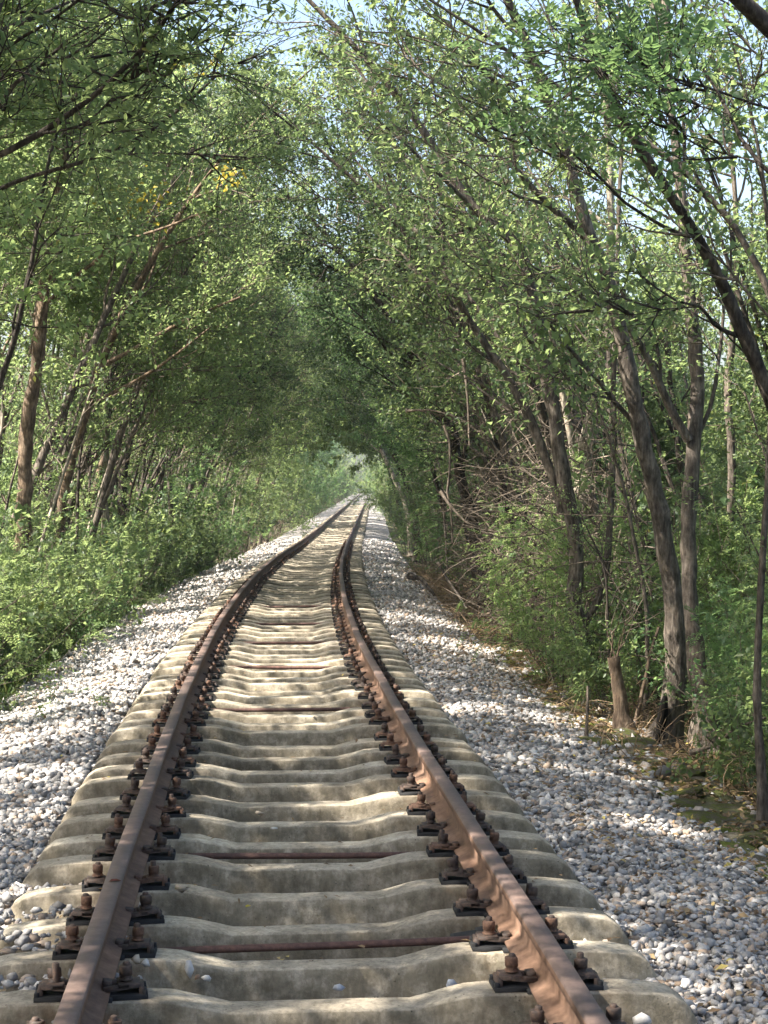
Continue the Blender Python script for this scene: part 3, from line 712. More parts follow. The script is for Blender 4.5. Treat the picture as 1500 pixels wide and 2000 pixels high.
# ---- right-hand trees
key_tree(101, [(1297,1452),(1318,1350),(1326,1250),(1308,1120),(1290,1000),(1262,890),(1240,800),(1218,680),(1198,560),(1158,478),(1132,420),(1110,300),(1075,200),(1030,90),(985,-20)], 14.3, 13.6, [62,54,46,40,34,28,22],
    'thick grey brown trunk with a black hollow at its foot, leaning over the track', limbs=[
        ([(1243,830),(1205,790),(1170,745),(1110,680),(1075,635)], 14.1, 13.6, [15,8], 3, .7),
        ([(1150,470),(1105,430),(1060,385),(1012,340),(1000,260),(975,180)], 13.9, 13.4, [20,10], 5, 1.2),
        ([(1205,610),(1150,590),(1110,560),(1040,520)], 14, 13.2, [10,5], 3, .8)], t0=.52, m=9)
key_tree(102, [(1374,1452),(1365,1330),(1350,1220),(1345,1120),(1340,1040),(1352,900),(1360,800),(1365,700),(1352,620),(1342,560),(1340,480),(1330,380),(1318,270),(1305,150),(1300,0)], 15.2, 15.6, [54,44,40,36,32,24,20],
    'upright brown trunk standing close behind the hollow-footed one, twin to it', limbs=[
        ([(1345,860),(1304,788),(1268,700),(1232,650),(1215,560)], 15.3, 15.0, [24,14], 3, 1.0),
        ([(1368,840),(1390,790),(1405,700),(1411,640),(1420,520)], 15.4, 15.4, [12,7], 3, .9)], leafm='leaf', t0=.55, m=8)
key_tree(103, [(1640,1480),(1590,1100),(1530,850),(1495,750),(1450,660),(1420,570),(1390,510),(1370,462),(1335,425),(1290,350),(1240,270),(1205,220),(1170,140),(1140,60),(1120,-30)], 11.2, 10.4, [42,37,32,27,24,18],
    'dark grey trunk slanting in from the right edge and over the rails', limbs=[
        ([(1372,465),(1340,462),(1290,440),(1225,400),(1160,335),(1120,300)], 10.8, 10.4, [10,6], 2, .8),
        ([(1450,660),(1400,640),(1370,600),(1330,590)], 11, 10.6, [12,6], 2, .7)], barkm='bark_dark', t0=.55, m=8)
key_tree(104, [(1660,1450),(1600,1000),(1560,720),(1495,545),(1460,480),(1400,390),(1315,315),(1225,250),(1130,200),(1050,140)], 12.6, 12.0, [26,19,15,10],
    'thin bent trunk crossing the white sky gap at the upper right', limbs=[], t0=.5, m=7, L=1.3)
key_tree(105, [(1700,1700),(1690,900),(1640,260),(1580,110),(1510,60),(1470,25),(1430,-10),(1380,-60)], 7.4, 7.0, [90,80,60,48,40,36],
    'thick dark limb poking into the top right corner', barkm='bark_dark', leafm='leaf_cool', limbs=[([(1640,420),(1560,380),(1500,340),(1440,262),(1415,200),(1370,130)], 7.3, 8.0, [14,10,6], 2, .4)], t0=.8, m=3, L=.9, hexa=True, pin=.3, per=2, bare=.5, l0=.04, l1=.062)
key_tree(106, [(1152,1335),(1148,1285),(1135,1225),(1112,1180),(1118,1150),(1134,1100),(1125,1040),(1110,980),(1095,900),(1082,820),(1070,740),(1060,660),(1045,600),(1025,500),(995,455),(945,430),(900,380),(868,320),(825,250),(780,190)], 17.6, 17.0, [46,42,40,36,30,24,18],
    'crooked trunk with an S bend and a knobbly elbow low down', limbs=[
        ([(1098,1000),(1070,900),(1040,830),(1000,745),(960,690),(925,640),(900,600),(870,540)], 17.5, 17.6, [26,20,14], 4, 1.0),
        ([(1070,740),(1052,690),(1020,640),(985,560),(960,470)], 17.5, 16.8, [16,8], 4, 1.0),
        ([(1140,1222),(1165,1195),(1180,1150),(1190,1060),(1194,950),(1200,850),(1196,780),(1202,640),(1208,420),(1216,250)], 17.5, 17.6, [22,19,16,13,9], 3, .8)], t0=.5, m=8, L=1.5)
key_tree(107, [(1142,1230),(1140,1060),(1132,960),(1145,870),(1160,780),(1172,720),(1185,640),(1192,540),(1195,450),(1190,300),(1180,150),(1170,20)], 20.5, 20.5, [40,38,34,28,22,18,14],
    'pale sunlit forked trunk standing behind the crooked S-bend one', limbs=[
        ([(1131,950),(1118,880),(1105,800),(1080,690),(1068,560)], 20.5, 20.2, [20,12], 4, 1.1),
        ([(1140,900),(1165,840),(1195,740),(1230,640)], 20.5, 20.5, [14,8], 3, .9)], barkm='bark_pale', t0=.5, m=8)
key_tree(109, [(1490,1570),(1478,1400),(1480,1250),(1485,1150),(1495,1000),(1505,850),(1510,600),(1500,400)], 10.6, 10.4, [22,20,16,12],
    'slender smooth sapling at the very right edge of the picture', t0=.55, m=5, L=.9, name='sapling', ext=1.2)
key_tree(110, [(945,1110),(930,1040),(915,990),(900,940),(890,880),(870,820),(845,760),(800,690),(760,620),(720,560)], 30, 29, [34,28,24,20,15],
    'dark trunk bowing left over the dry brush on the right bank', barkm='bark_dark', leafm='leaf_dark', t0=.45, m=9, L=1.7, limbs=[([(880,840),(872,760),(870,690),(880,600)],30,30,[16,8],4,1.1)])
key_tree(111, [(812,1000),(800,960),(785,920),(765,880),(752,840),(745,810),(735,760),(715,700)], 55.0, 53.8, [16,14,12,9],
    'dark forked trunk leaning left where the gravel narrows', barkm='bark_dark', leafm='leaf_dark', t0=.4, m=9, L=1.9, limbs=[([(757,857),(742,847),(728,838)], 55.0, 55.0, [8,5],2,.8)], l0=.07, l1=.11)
key_tree(112, [(800,1010),(785,965),(770,935),(760,912),(745,880),(730,820)], 60.0, 60.0, [13,11,8],
    'pale sun-patched leaning stem beside the dark forked trunk', barkm='bark_pale', t0=.4, m=8, L=1.9, l0=.07, l1=.11)
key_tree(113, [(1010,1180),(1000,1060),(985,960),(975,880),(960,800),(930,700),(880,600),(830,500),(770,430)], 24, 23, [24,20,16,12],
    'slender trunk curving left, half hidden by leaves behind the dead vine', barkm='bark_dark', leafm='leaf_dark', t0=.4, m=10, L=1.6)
key_tree(114, [(1440,1330),(1435,1200),(1425,1050),(1430,900),(1420,760),(1435,600),(1440,450),(1430,300)], 19, 19, [26,22,18,12],
    'straight trunk deep in the leaves behind the right edge sapling', t0=.45, m=9, L=1.5)

# ---- left-hand trees
key_tree(201, [(42,1090),(45,1000),(50,900),(55,800),(70,720),(80,650),(85,580),(90,520),(100,450),(115,380),(128,300),(140,200),(160,80),(200,-20)], 22.0, 21.3, [42,38,34,28,22,18],
    'tall brown trunk standing in the shrubs at the far left', barkm='bark_warm', side=-1, t0=.5, m=10, L=1.6, limbs=[
        ([(66,617),(140,545),(200,500),(240,470),(310,450),(425,403)], 21.8, 20.0, [11,9,5], 2, .5),
        ([(60,690),(85,600),(100,530),(120,470),(190,400)], 21.8, 20.9, [12,9,5], 2, .6),
        ([(95,470),(60,420),(20,380),(-30,350)], 21.6, 21.6, [12,6], 4, 1.0)])
key_tree(202, [(118,1000),(140,900),(165,820),(185,740),(210,680),(240,610),(265,570),(290,520),(320,470),(350,420),(400,350)], 26.0, 24.9, [24,22,20,16,11],
    'orange brown sunlit trunk slanting right out of the bushes', barkm='bark_warm', side=-1, t0=.5, m=9, L=1.5, limbs=[
        ([(212,708),(280,672),(340,636),(400,608),(470,580)], 25.5, 24.3, [12,9,5], 3, .7),
        ([(172,792),(250,752),(300,724),(360,680),(410,640)], 25.8, 24.3, [10,8,4], 3, .6)])
key_tree(203, [(238,1010),(238,950),(243,905),(255,860),(268,800),(285,740),(300,700),(330,640),(360,600),(400,520)], 33.0, 32.4, [24,22,20,14,9],
    'dark kinked trunk right of the sunlit orange one', barkm='bark_dark', side=-1, t0=.45, m=9, L=1.6)
key_tree(204, [(-60,1000),(-40,880),(0,740),(20,690),(40,620),(52,560),(70,470),(80,380)], 18.5, 18, [20,18,14,10],
    'thin dark stem at the left picture edge leaning towards the tall trunk', barkm='bark_dark', side=-1, t0=.5, m=7, L=1.3)
key_tree(205, [(382,1085),(386,1030),(384,980),(398,920),(420,850),(428,800),(418,770),(428,720),(442,660),(470,560),(510,480)], 45.0, 43.5, [16,15,14,11,8],
    'pale-footed trunk at the gravel edge, curving up to a broken orange scar', barkm='bark', side=-1, t0=.42, m=9, L=1.7)
key_tree(206, [(95,900),(112,850),(130,800),(138,740),(150,650),(155,560)], 31.0, 31.0, [20,16,12],
    'forked dark trunk behind the bushes between the two orange trunks', barkm='bark', side=-1, t0=.4, m=8, L=1.5, limbs=[([(128,800),(100,735),(80,700),(50,670)], 31.0, 31.0, [9,6],3,.9)])
key_tree(207, [(455,1040),(470,970),(490,900),(510,860),(535,820),(570,760),(610,700)], 62.0, 60.3, [10,9,8,6],
    'skinny stem slanting right, last clear one before the left thicket closes', barkm='bark', side=-1, t0=.4, m=8, L=1.8, l0=.06, l1=.09, ext=.6)
key_tree(208, [(330,1060),(335,980),(328,900),(345,820),(350,740),(372,640),(400,540)], 40.0, 39.3, [14,13,11,8],
    'straight grey trunk behind the kinked dark one', barkm='bark', side=-1, t0=.4, m=9, L=1.6)
key_tree(209, [(205,960),(208,880),(212,800),(205,720),(225,620),(245,500),(290,380)], 30.0, 29.4, [16,15,12,8],
    'pale upright trunk between the orange trunk and the kinked dark one', barkm='bark_pale', side=-1, t0=.45, m=9, L=1.6)

# autumn-yellow sprays in the left crowns
for num, px, py, d, n_, sx in ((0, 450, 345, 19.5, 46, .10), (1, 268, 398, 21, 60, .22), (1, 300, 385, 21, 24, .10), (0, 405, 110, 17, 26, .16)):
    e = [t for t in TREES if t['label'].startswith(('tall brown trunk', 'orange brown sunlit'))][num]; c = img(px, py, d)
    q = rng.normal(0, 1, (n_, 3)) * [sx, .12, sx * .75] + c - np.array(e.location)
    link('yellow_leaves', leaves_mesh('yellow_leaves', q, unit(rng.normal(size=(n_, 3)) + [0, 0, -.4]), unit(rng.normal(0, .6, (n_, 3)) + [0, -.6, .8]), rng.uniform(.05, .085, n_), rng.uniform(.03, .05, n_), M['leaf_yellow'], True), e, kind='stuff')

# near trees beside and behind the camera: their limbs hang into the top of the frame and shade the foreground
def near_tree(seed, base, limb_pts, label, side, n=10, L=1.6, leafm='leaf', hexa=True, pin=.3, lean=(0, 0), h=7.0, barkm='bark_dark', per=3, bare=.1, t0=.42):
    T = Plant(seed, bias=np.array([-side * .8, 0, .15]), bare=bare)
    b0 = np.array([base[0], base[1], float(ground_z(base[0], base[1])) - .08])
    P = [b0, b0 + [-side * .15, .05, 1.6], b0 + [-side * .4 + lean[0] * .3, lean[1] * .3, 3.2], b0 + [-side * .9 + lean[0] * .7, lean[1] * .7, 4.8], b0 + [-side * 1.7 + lean[0], lean[1], h]]
    Pp, Rr = T.main(P, [.12, .10, .085, .06, .03], 10); T.dress(Pp, Rr, t0, 1, n, L)
    for lp, d0, d1, lw, lm, lL in limb_pts:
        W = poly(lp, d0, d1); i = int(np.argmin(np.linalg.norm(Pp - W[0], axis=1))); W = np.vstack([Pp[i], W])
        w = rads(lw, len(W), (d0 + d1) / 2) * .78; A, ar = T.main(W, w, 7, 1); T.dress(A, ar, .3, 1, lm, lL)
    e = T.build('overhanging_tree', label, 'tree', barkm, leafm, per, .034, .056, hexa, pin, jit=.018); TREES.append(e); return e
near_tree(301, (-3.1, 7.6), [([(-100,370),(0,303),(50,280),(130,235),(200,178),(270,120),(320,60),(362,-20)], 7.6, 7.0, [22,18,14,9], 5, .5),
                             ([(-60,150),(30,80),(120,30),(200,-40)], 7.8, 7.2, [10,6], 3, .5)], 'tree rooted outside the frame whose dark limb sweeps across the upper left corner', -1, n=3, L=1.0, bare=.5, t0=.6, per=2)
near_tree(302, (-3.6, 11.5), [([(-80,420),(20,350),(120,330),(220,300),(330,240),(420,150)], 11.5, 10.5, [14,11,7], 3, .6)], 'tree outside the left edge with thin level branches below the dark sweeping limb', -1, n=4, L=1.2, bare=.45, t0=.55, per=2)
near_tree(303, (2.9, 8.6), [([(1560,250),(1450,190),(1330,150),(1180,130),(1050,170)], 8.6, 7.8, [9,7,4], 3, .40)], 'tree outside the right edge with feathery cool green sprays at the upper right', 1, n=3, L=.9, leafm='leaf_cool', pin=.95, per=1, bare=.55, t0=.75)
near_tree(304, (-3.3, 3.2), [], 'leafy tree standing left of the viewpoint, shading the nearest sleepers', -1, n=12, L=1.7, t0=.64, h=7.8, lean=(.6, .4))
near_tree(305, (-4.3, 0.4), [], 'leafy tree behind the viewpoint on the left, shading the near track', -1, n=12, L=1.7, t0=.64, h=7.8, lean=(.4, .6))
near_tree(306, (3.1, 3.0), [], 'leafy tree standing right of the viewpoint, its crown over the near rails', 1, n=9, L=1.4, t0=.6, lean=(-.2, .3))
near_tree(307, (-4.6, 5.6), [], 'leafy tree in the second row left of the viewpoint', -1, n=12, L=1.7, t0=.64, h=7.8)
near_tree(308, (-4.4, 9.6), [], 'leafy tree just outside the left edge, behind the front row', -1, n=9, L=1.5, t0=.6, bare=.3)

# ---- arching trees further along, copied from a few grown ones
FAR_AWAY = (0, -500, 0)
def proto_tree(seed, h, lean, lx, per, l0, l1, leafm, barkm, m=12, L=1.9, name='arching_tree', nc=(0, 6, 4), t0=.32, low=0, bare=.06):
    T = Plant(seed, bias=np.array([.6, 0, .1]), nc=nc, bare=bare); r = T.r
    w = lambda s: r.normal(0, s)
    P = [(0, 0, -.15), (lean * .08 + w(.08), w(.1), h * .22), (lean * .3 + w(.1), w(.15), h * .48), (lean * .62 + w(.1), w(.2), h * .74), (lean, w(.3), h)]
    Pp, Rr = T.main(P, [.075, .064, .052, .038, .015], 8); T.dress(Pp, Rr, t0, 1, m, L)
    if lx:
        a = Pp[int(len(Pp) * .28)]
        A, ar = T.main([a, a + [.1, .35 + w(.2), 1.2], a + [lean * .3, .7 + w(.3), 2.6], a + [lean * .75, .9 + w(.3), 4.2]], [.045, .037, .027, .012], 7); T.dress(A, ar, .25, 1, m // 2, L * .9)
    return T.build(name, 'x', 'tree', barkm, leafm, per, l0, l1, loc=(0, 0, 0), limbs=False)
MID = [proto_tree(401 + k, 7.4 + .5 * (k % 3), 3.0 + .6 * (k % 2), k % 2, 5, .055, .085, ['leaf', 'leaf_dark', 'leaf', 'leaf_cool'][k % 4], ['bark', 'bark_dark', 'bark_warm', 'bark_dark'][k % 4], m=12, bare=[.22, .40, .22, .3, .3][k]) for k in range(5)]
FARP = [proto_tree(421 + k, 7.9, 3.6, 1, 4, .12, .19, ['leaf', 'leaf_cool', 'leaf'][k], 'bark_dark', m=13, t0=.47, nc=(0, 5, 3), L=2.3) for k in range(3)]
BACK = [proto_tree(441 + k, 6.4, .5, 1, 6, .055, .090, ['leaf_bright', 'leaf', 'leaf_cool', 'leaf'][k], 'bark', m=15, nc=(0, 6, 4), t0=.12, L=1.5, name='woodland_tree') for k in range(4)]
def fan_proto(seed, barkm, leafm, lean):
    T = Plant(seed, bias=np.array([.6, 0, .2]), nc=(0, 5, 3), bare=.48, curl=.12); r = T.r
    for k in range(r.integers(3, 5)):
        a = np.array([r.normal(0, .12), r.normal(0, .18), -.12]); ln = lean * r.uniform(.35, 1.25); sy = r.normal(0, .6); h = r.uniform(5.6, 7.6); w = lambda q: r.normal(0, q)
        P = [a, a + [ln * .05 + w(.05), sy * .12, h * .2], a + [ln * .25 + w(.08), sy * .35 + w(.08), h * .45], a + [ln * .58 + w(.1), sy * .7 + w(.1), h * .74], a + [ln, sy, h]]
        r0 = r.uniform(.032, .055); Pp, Rr = T.main(P, np.array([1, .85, .7, .48, .15]) * r0, 8); T.dress(Pp, Rr, .38, 1, 6, 1.35, spread=.8)
    return T.build('multi_stemmed_tree', 'x', 'tree', barkm, leafm, 5, .045, .072, loc=(0, 0, 0), limbs=False)
FAN = [fan_proto(481 + k, ['bark', 'bark_dark', 'bark_dark', 'bark'][k], ['leaf', 'leaf', 'leaf_cool', 'leaf_bright'][k], 2.2 + .4 * k) for k in range(4)]
first = {}
def place(src, y, u, label, group, scale, face):
    x = float(tx(y)) + u; loc = (x, y, float(ground_z(x, y)))
    rz = (0 if face > 0 else math.pi) + rnd.gauss(0, .35)
    if src.name not in first:
        first[src.name] = 1; src.location = loc; src.rotation_euler = (0, 0, rz); src.scale = (scale,) * 3; src['label'] = label; src['group'] = group; return src
    return copy_tree(src, label, loc, rz, scale, group)
for side in (-1, 1):
    sn = 'left' if side < 0 else 'right'
    y = 21.0 if side > 0 else 25.0
    while y < 70:
        u = side * (3.2 + rnd.uniform(0, 1.4)) 
        place(rnd.choice(MID if side < 0 else [MID[1], MID[1], MID[3], MID[4]]), y, u, f'slender trunk arching over the track among the crowded middle distance trees on the {sn}', f'middle distance arching trees on the {sn}', rnd.uniform(.85, 1.12), -side)
        y += 2.2 + .015 * y
    while y < 330:
        u = side * (3.0 + rnd.uniform(0, 1.6) + (5.0 if y > 115 else 2.6 if y > 85 else 0))
        place(rnd.choice(FARP), y, u, f'small far tree closing the green tunnel on the {sn} of the line', f'far tunnel trees on the {sn}', rnd.uniform(.85, 1.2), -side)
        y += 1.9 + .012 * y
    for row, (u0, y0, y1, st) in enumerate(((6.2, 7 if side > 0 else 12, 60, 2.3), (9.5, 12, 70, 2.8), (13.5, 20, 80, 3.6))):
        y = y0
        if side < 0 and row == 0: continue
        st *= 1.35 if side < 0 else 1.15
        while y < y1:
            place(rnd.choice(BACK), y, side * (u0 + rnd.uniform(-.9, .9)), f'leafy woodland tree deep behind the {sn} hand trunks', f'woodland trees behind the {sn} side', rnd.uniform(.8, 1.2) * (.8 if side < 0 else .74), -side)
            y += st * rnd.uniform(.75, 1.25)

# tall crowns right over the left bank: they throw the dappled shade on the line
HIGH = [proto_tree(461 + k, 8.6 + .4 * k, 1.5, 1, 5, .055, .09, ['leaf', 'leaf_bright', 'leaf'][k], ['bark', 'bark_dark', 'bark_warm'][k], m=13, t0=.55, L=1.9, name='tall_tree', nc=(0, 6, 4)) for k in range(3)]
y = -7.0
while y < 92:
    place(rnd.choice(HIGH), y, -(4.5 + rnd.uniform(-.5, .9)), 'tall slim tree with a high crown rising through the left bank shrubs', 'tall slim trees on the left bank', rnd.uniform(.92, 1.1), 1)
    y += (1.95 if y < 60 else 3.4) * rnd.uniform(.75, 1.25)
y = -9.0
while y < 12:  # unseen row added towards the sun to shade the near track
    place(rnd.choice(HIGH), y, -(6.6 + rnd.uniform(-.6, .9)), 'unseen tall slim tree added as a second row beside the viewpoint for shade', 'added second row of unseen shade trees', rnd.uniform(.95, 1.12), 1)
    y += 3.0 * rnd.uniform(.75, 1.25)
for side, y0, y1, us_ in ((1, 17.5, 46, (3.5, 5.6)), (-1, 28, 52, (3.4, 5.2))):
    y = y0; sn = 'left' if side < 0 else 'right'
    while y < y1:
        place(rnd.choice(FAN), y, side * rnd.uniform(*us_), f'slender tree of several thin stems fanning out towards the line on the {sn}', f'multi-stemmed slender trees on the {sn}', rnd.uniform(.85, 1.1), -side)
        y += 1.9 * rnd.uniform(.7, 1.3)
# far woods as one mass
def cloud(name, n, boxes_, l0, l1, m, seed, **props):
    r = np.random.default_rng(seed); P = []
    for (x0, x1, y0, y1, z0, z1, k) in boxes_:
        q = np.stack([r.uniform(x0, x1, int(n * k)), r.uniform(y0, y1, int(n * k)), z0 + (z1 - z0) * r.random(int(n * k))], 1)
        P.append(q)
    P = np.concatenate(P); c = hnoise(P[:, 0] + P[:, 2] * .7, P[:, 1] - P[:, 2], .5); P = P[c > -.35]; n = len(P)
    L = r.uniform(l0, l1, n)
    me = leaves_mesh(name, P, unit(r.normal(size=(n, 3))), unit(r.normal(0, .6, (n, 3)) + np.array([0, 0, 1.])), L, L * .6, m)
    return link(name, me, None, None, **props)
cloud('distant_woods', 26000, [(-34, -18, 10, 120, -1.2, 6.5, .35), (20, 34, 14, 120, -1.2, 4.2, .35), (-14, 8, 335, 350, -1, 9, .3)], .25, .5, M['leaf'], 5, kind='stuff')

# ------------------------------------------------------------------ shrubs, undergrowth
def shrub_proto(seed, h, stems, pin, leafm, l1, name='leafy_shrub', spreadr=.35, per=3, tw=.3):
    T = Plant(seed, curl=.18, up=.10, nc=(0, 4, 3), tw=tw, lr=(0, .010, .005, .0025)); r = T.r
    T.main([(0, 0, -.1), (.02, 0, .2), (.03, .02, .45)], [.018, .014, .008], 6, n=8)
    for k in range(stems):
        a = r.uniform(0, 6.28); q = np.array([math.cos(a), math.sin(a), 0]) * r.uniform(0, spreadr)
        T.grow(q + [0, 0, -.03], np.array([math.cos(a) * .45, math.sin(a) * .45, 1.]), h * r.uniform(.6, 1.05), 1, r0=.011)
    return T.build(name, 'x', 'shrub', 'twig', leafm, per, l1 * .6, l1, pinnate=pin, loc=(0, 0, 0), limbs=False, trunk_name='stem', w=.6)
SHB = [shrub_proto(501, 1.8, 10, .8, 'leaf_bright', .062), shrub_proto(502, 1.5, 10, .3, 'leaf', .075), shrub_proto(503, 2.0, 11, .6, 'leaf', .07), shrub_proto(504, 1.3, 9, .0, 'leaf_cool', .08), shrub_proto(505, 1.0, 9, .2, 'leaf_bright', .06), shrub_proto(506, 1.6, 10, .95, 'leaf_cool', .062), shrub_proto(507, 1.5, 9, .0, 'leaf', .15, per=2), shrub_proto(508, 1.3, 8, .0, 'leaf_dark', .12, per=2)]
def shrub(k, y, u, label, group, s):
    src = SHB[k]; x = float(tx(y)) + u; loc = (x, y, float(ground_z(x, y)) - .02); rz = rnd.uniform(0, 6.28)
    if src.name not in first:
        first[src.name] = 1; src.location = loc; src.rotation_euler = (0, 0, rz); src.scale = (s,) * 3; src['label'] = label; src['group'] = group; return src
    return copy_tree(src, label, loc, rz, s, group)
# left bank, from the near corner to the thicket
for (row, u0, y0, y1, st) in ((0, -3.15, 14.0, 46, .7), (1, -4.3, 15.5, 46, 1.05), (2, -5.4, 17, 50, 1.3)):
    y = y0
    while y < y1:
        s = rnd.uniform(.65, 1.3) * (.66, 1.02, 1.2)[row]
        shrub(rnd.choice((0, 1, 2, 3, 6, 6, 7, 6, 1) if y < 26 else (2, 7, 6, 3, 5, 7)), y, u0 + rnd.uniform(-.3, .3), ['low bright green shrub in the front of the left bank thicket', 'bushy light green shrub in the middle of the left bank thicket', 'tall light green shrub at the back of the left bank thicket'][row], ['front shrubs on the left bank', 'middle shrubs on the left bank', 'back shrubs on the left bank'][row], s)
        y += st * rnd.uniform(.7, 1.3)
# right bank
for (row, u0, y0, y1, st) in ((0, 4.0, 10.5, 40, 1.05), (1, 5.2, 10, 45, 1.2)):
    y = y0
    while y < y1:
        shrub(rnd.choice((5, 3, 2, 5, 0) if y < 19 else (2, 7, 7, 6)), y, u0 + rnd.uniform(-.35, .4), ['fresh green undergrowth shrub right behind the right hand trunks', 'tall undergrowth shrub further back behind the right hand trunks'][row], ['front undergrowth on the right', 'back undergrowth on the right'][row], rnd.uniform(.7, 1.05) * (.85 if row == 0 else 1.15))
        y += st * rnd.uniform(.7, 1.3)
shrub(0, 18.3, 2.75, 'bright fern-like shrub sunlit beside the crooked S-bend trunk, the larger one', None, .80)
shrub(4, 17.0, 2.70, 'small yellow green shrub at the foot of the crooked S-bend trunk', None, .62)
shrub(0, 20.5, 3.0, 'bright feathery shrub just behind the larger fern-like one', None, .95)
# far bank bushes
for side in (-1, 1):
    y = 40.0
    while y < 300:
        shrub(rnd.choice((2, 7, 5, 7)), y, side * (2.9 + rnd.uniform(0, .9)), f"small far bush lining the ballast on the {'left' if side < 0 else 'right'}", f"far bushes on the {'left' if side < 0 else 'right'}", rnd.uniform(.8, 1.3) * (1 + y / 250))
        y += 1.4 + .03 * y

# grass, litter, twigs
def grass(n, y0, y1, u0, u1, h0, h1, seed):
    r = np.random.default_rng(seed); y = y0 + (y1 - y0) * r.random(n) ** 1.4; u = r.uniform(u0, u1, n); x = tx(y) + u; z = ground_z(x, y) - .03
    L = r.uniform(h0, h1, n); ax = unit(np.stack([r.normal(0, .45, n), r.normal(0, .45, n), np.ones(n)], 1))
    return np.stack([x, y, z], 1), ax, unit(r.normal(size=(n, 3))), L, L * .07 + .003
A = [grass(9000, 12, 45, -3.3, -2.55, .08, .30, 1), grass(900, 12, 30, 3.1, 3.8, .06, .2, 2), grass(3500, 13, 45, -5.5, -3.0, .15, .4, 3)]
A = [np.concatenate([a[k] for a in A]) for k in range(5)]
link('grass', leaves_mesh('grass', *A, M['grass']), kind='stuff')
def litter(n, y0, y1, u0, u1, seed, l0=.025, l1=.06):
    r = np.random.default_rng(seed); y = r.uniform(y0, y1, n); u = r.uniform(u0, u1, n); x = tx(y) + u; z = ground_z(x, y) + .012 + r.uniform(0, .03, n)
    ax = unit(np.stack([r.normal(size=n), r.normal(size=n), r.normal(0, .25, n)], 1)); L = r.uniform(l0, l1, n)
    return np.stack([x, y, z], 1), ax, unit(r.normal(0, .3, (n, 3)) + np.array([0, 0, 1.])), L, L * .5
A = [litter(9000, 6, 26, 2.45, 3.6, 1, .03, .075), litter(1500, 6, 26, 2.2, 2.7, 21), litter(1900, 5, 24, 1.5, 2.4, 2), litter(350, 5, 22, 1.27, 1.7, 12), litter(420, 8, 26, -2.7, -1.3, 3), litter(500, 8, 26, -2.85, -2.4, 13), litter(2600, 8, 40, 3.2, 6, 4), litter(900, 20, 45, 1.9, 2.8, 6)]
A = [np.concatenate([a[k] for a in A]) for k in range(5)]
ln_ = []
for k in range(420):
    q = rnd.choice([c for c in s_pos if c < 22]); x = rnd.uniform(-1.15, 1.15); t = float(np.interp(abs(x), [0, .28, .42, .52, .60, .66, 1.1], [-.046, -.045, -.014, .008, .009, 0, 0]))
    p_ = track_pt(q, x, t + .006); p_[1] += rnd.uniform(-.07, .07); ln_.append(p_)
ln_ = np.array(ln_); k_ = len(ln_); B = (ln_, unit(np.stack([rng.normal(size=k_), rng.normal(size=k_), rng.normal(0, .12, k_)], 1)), unit(rng.normal(0, .15, (k_, 3)) + np.array([0, 0, 1.])), rng.uniform(.014, .048, k_), rng.uniform(.008, .022, k_))
A = [np.concatenate([A[k], B[k]]) for k in range(5)]
link('leaf_litter', leaves_mesh('leaf_litter', *A, M['litter']), kind='stuff')
def flat_leaf(px, py, z, L, mk, label, rz):
    p = img(px, py, depth_at(py, z)); ax = np.array([[math.cos(rz), math.sin(rz), .12]])
    o = link('fallen_leaf', leaves_mesh('fallen_leaf', np.zeros((1, 3)), ax, np.array([[.1, -.1, 1.]]), [L], [L * .55], M[mk], True), None, p); tag(o, label, 'leaf')
m_, nt_, n_, l_, b_ = mat('red_leaf', .7); b_.inputs['Base Color'].default_value = (.085, .024, .014, 1); M['red_leaf'] = m_
flat_leaf(212, 1722, .172, .05, 'red_leaf', 'curled red brown leaf lying on top of the left rail', .3)
flat_leaf(1018, 1480, -.14, .075, 'leaf_yellow', 'large yellow leaf lying on the gravel beside the right sleeper ends', .2)
flat_leaf(1165, 1487, -.2, .06, 'leaf_yellow', 'yellow leaf on the edge of the mossy bank', 1.2)
flat_leaf(712, 1852, .0, .045, 'litter', 'brown leaf on a sleeper midway between the rails', 2.2)
flat_leaf(480, 1772, .0, .035, 'leaf_yellow', 'small yellow green leaf on a sleeper inside the left rail', 1.)
flat_leaf(1232, 1672, -.16, .05, 'litter', 'pale brown leaf on the gravel below the mossy bank', .6)

pm = boxes('black_pad', [(0, 0, .006, .17, .055, .008, .04), (.05, .02, .012, .07, .05, .008, .12)], M['rubber'])
o = link('black_pad', pm, None, img(925, 1826, depth_at(1826, -.02))); o.rotation_euler = (.1, -.08, .15); tag(o, 'torn black rubber pad lying by the right end of the nearest gauge rod', 'rubber pad')
# dead branches and vines that can be picked out
def bare_branch(pts, d0, d1, ws, label, name='dead_branch', m='twig', seed=1, kids=4, L=.3):
    P = poly(pts, d0, d1); T = Plant(seed, bare=1.0, tw=.15, nc=(0, 2, 1), lr=(0, .006, .003, .002)); Pp, Rr = T.main(P, rads(ws, len(P), d0), 6)
    T.dress(Pp, Rr, .15, 1, kids, L); base = Pp[0].copy()
    ls = [(p - base, r_, k) for g in (0, 1, 2, 3) for p, r_, k in T.lines[g]]
    o = link(name, tube_mesh(name, ls, M[m]), None, base); tag(o, label, 'vine' if 'vine' in name else 'branch'); return o
bare_branch([(793,803),(830,800),(868,806),(905,820),(935,845)], 22, 21.5, [4,3], 'pale bare twig arching level above the dead hanging vine', seed=2)
bare_branch([(868,830),(880,870),(878,930),(872,960),(882,1000),(884,1060)], 21.5, 21.5, [5,5,4], 'pale dead vine hanging straight down in front of the dark bowed trunk', 'hanging_vine', seed=3, kids=3)
bare_branch([(860,960),(880,990),(910,1020),(948,1035),(970,1075),(980,1085)], 21.5, 21, [5,4], 'thin pale stick slanting down right from the hanging vine', seed=4, kids=3)
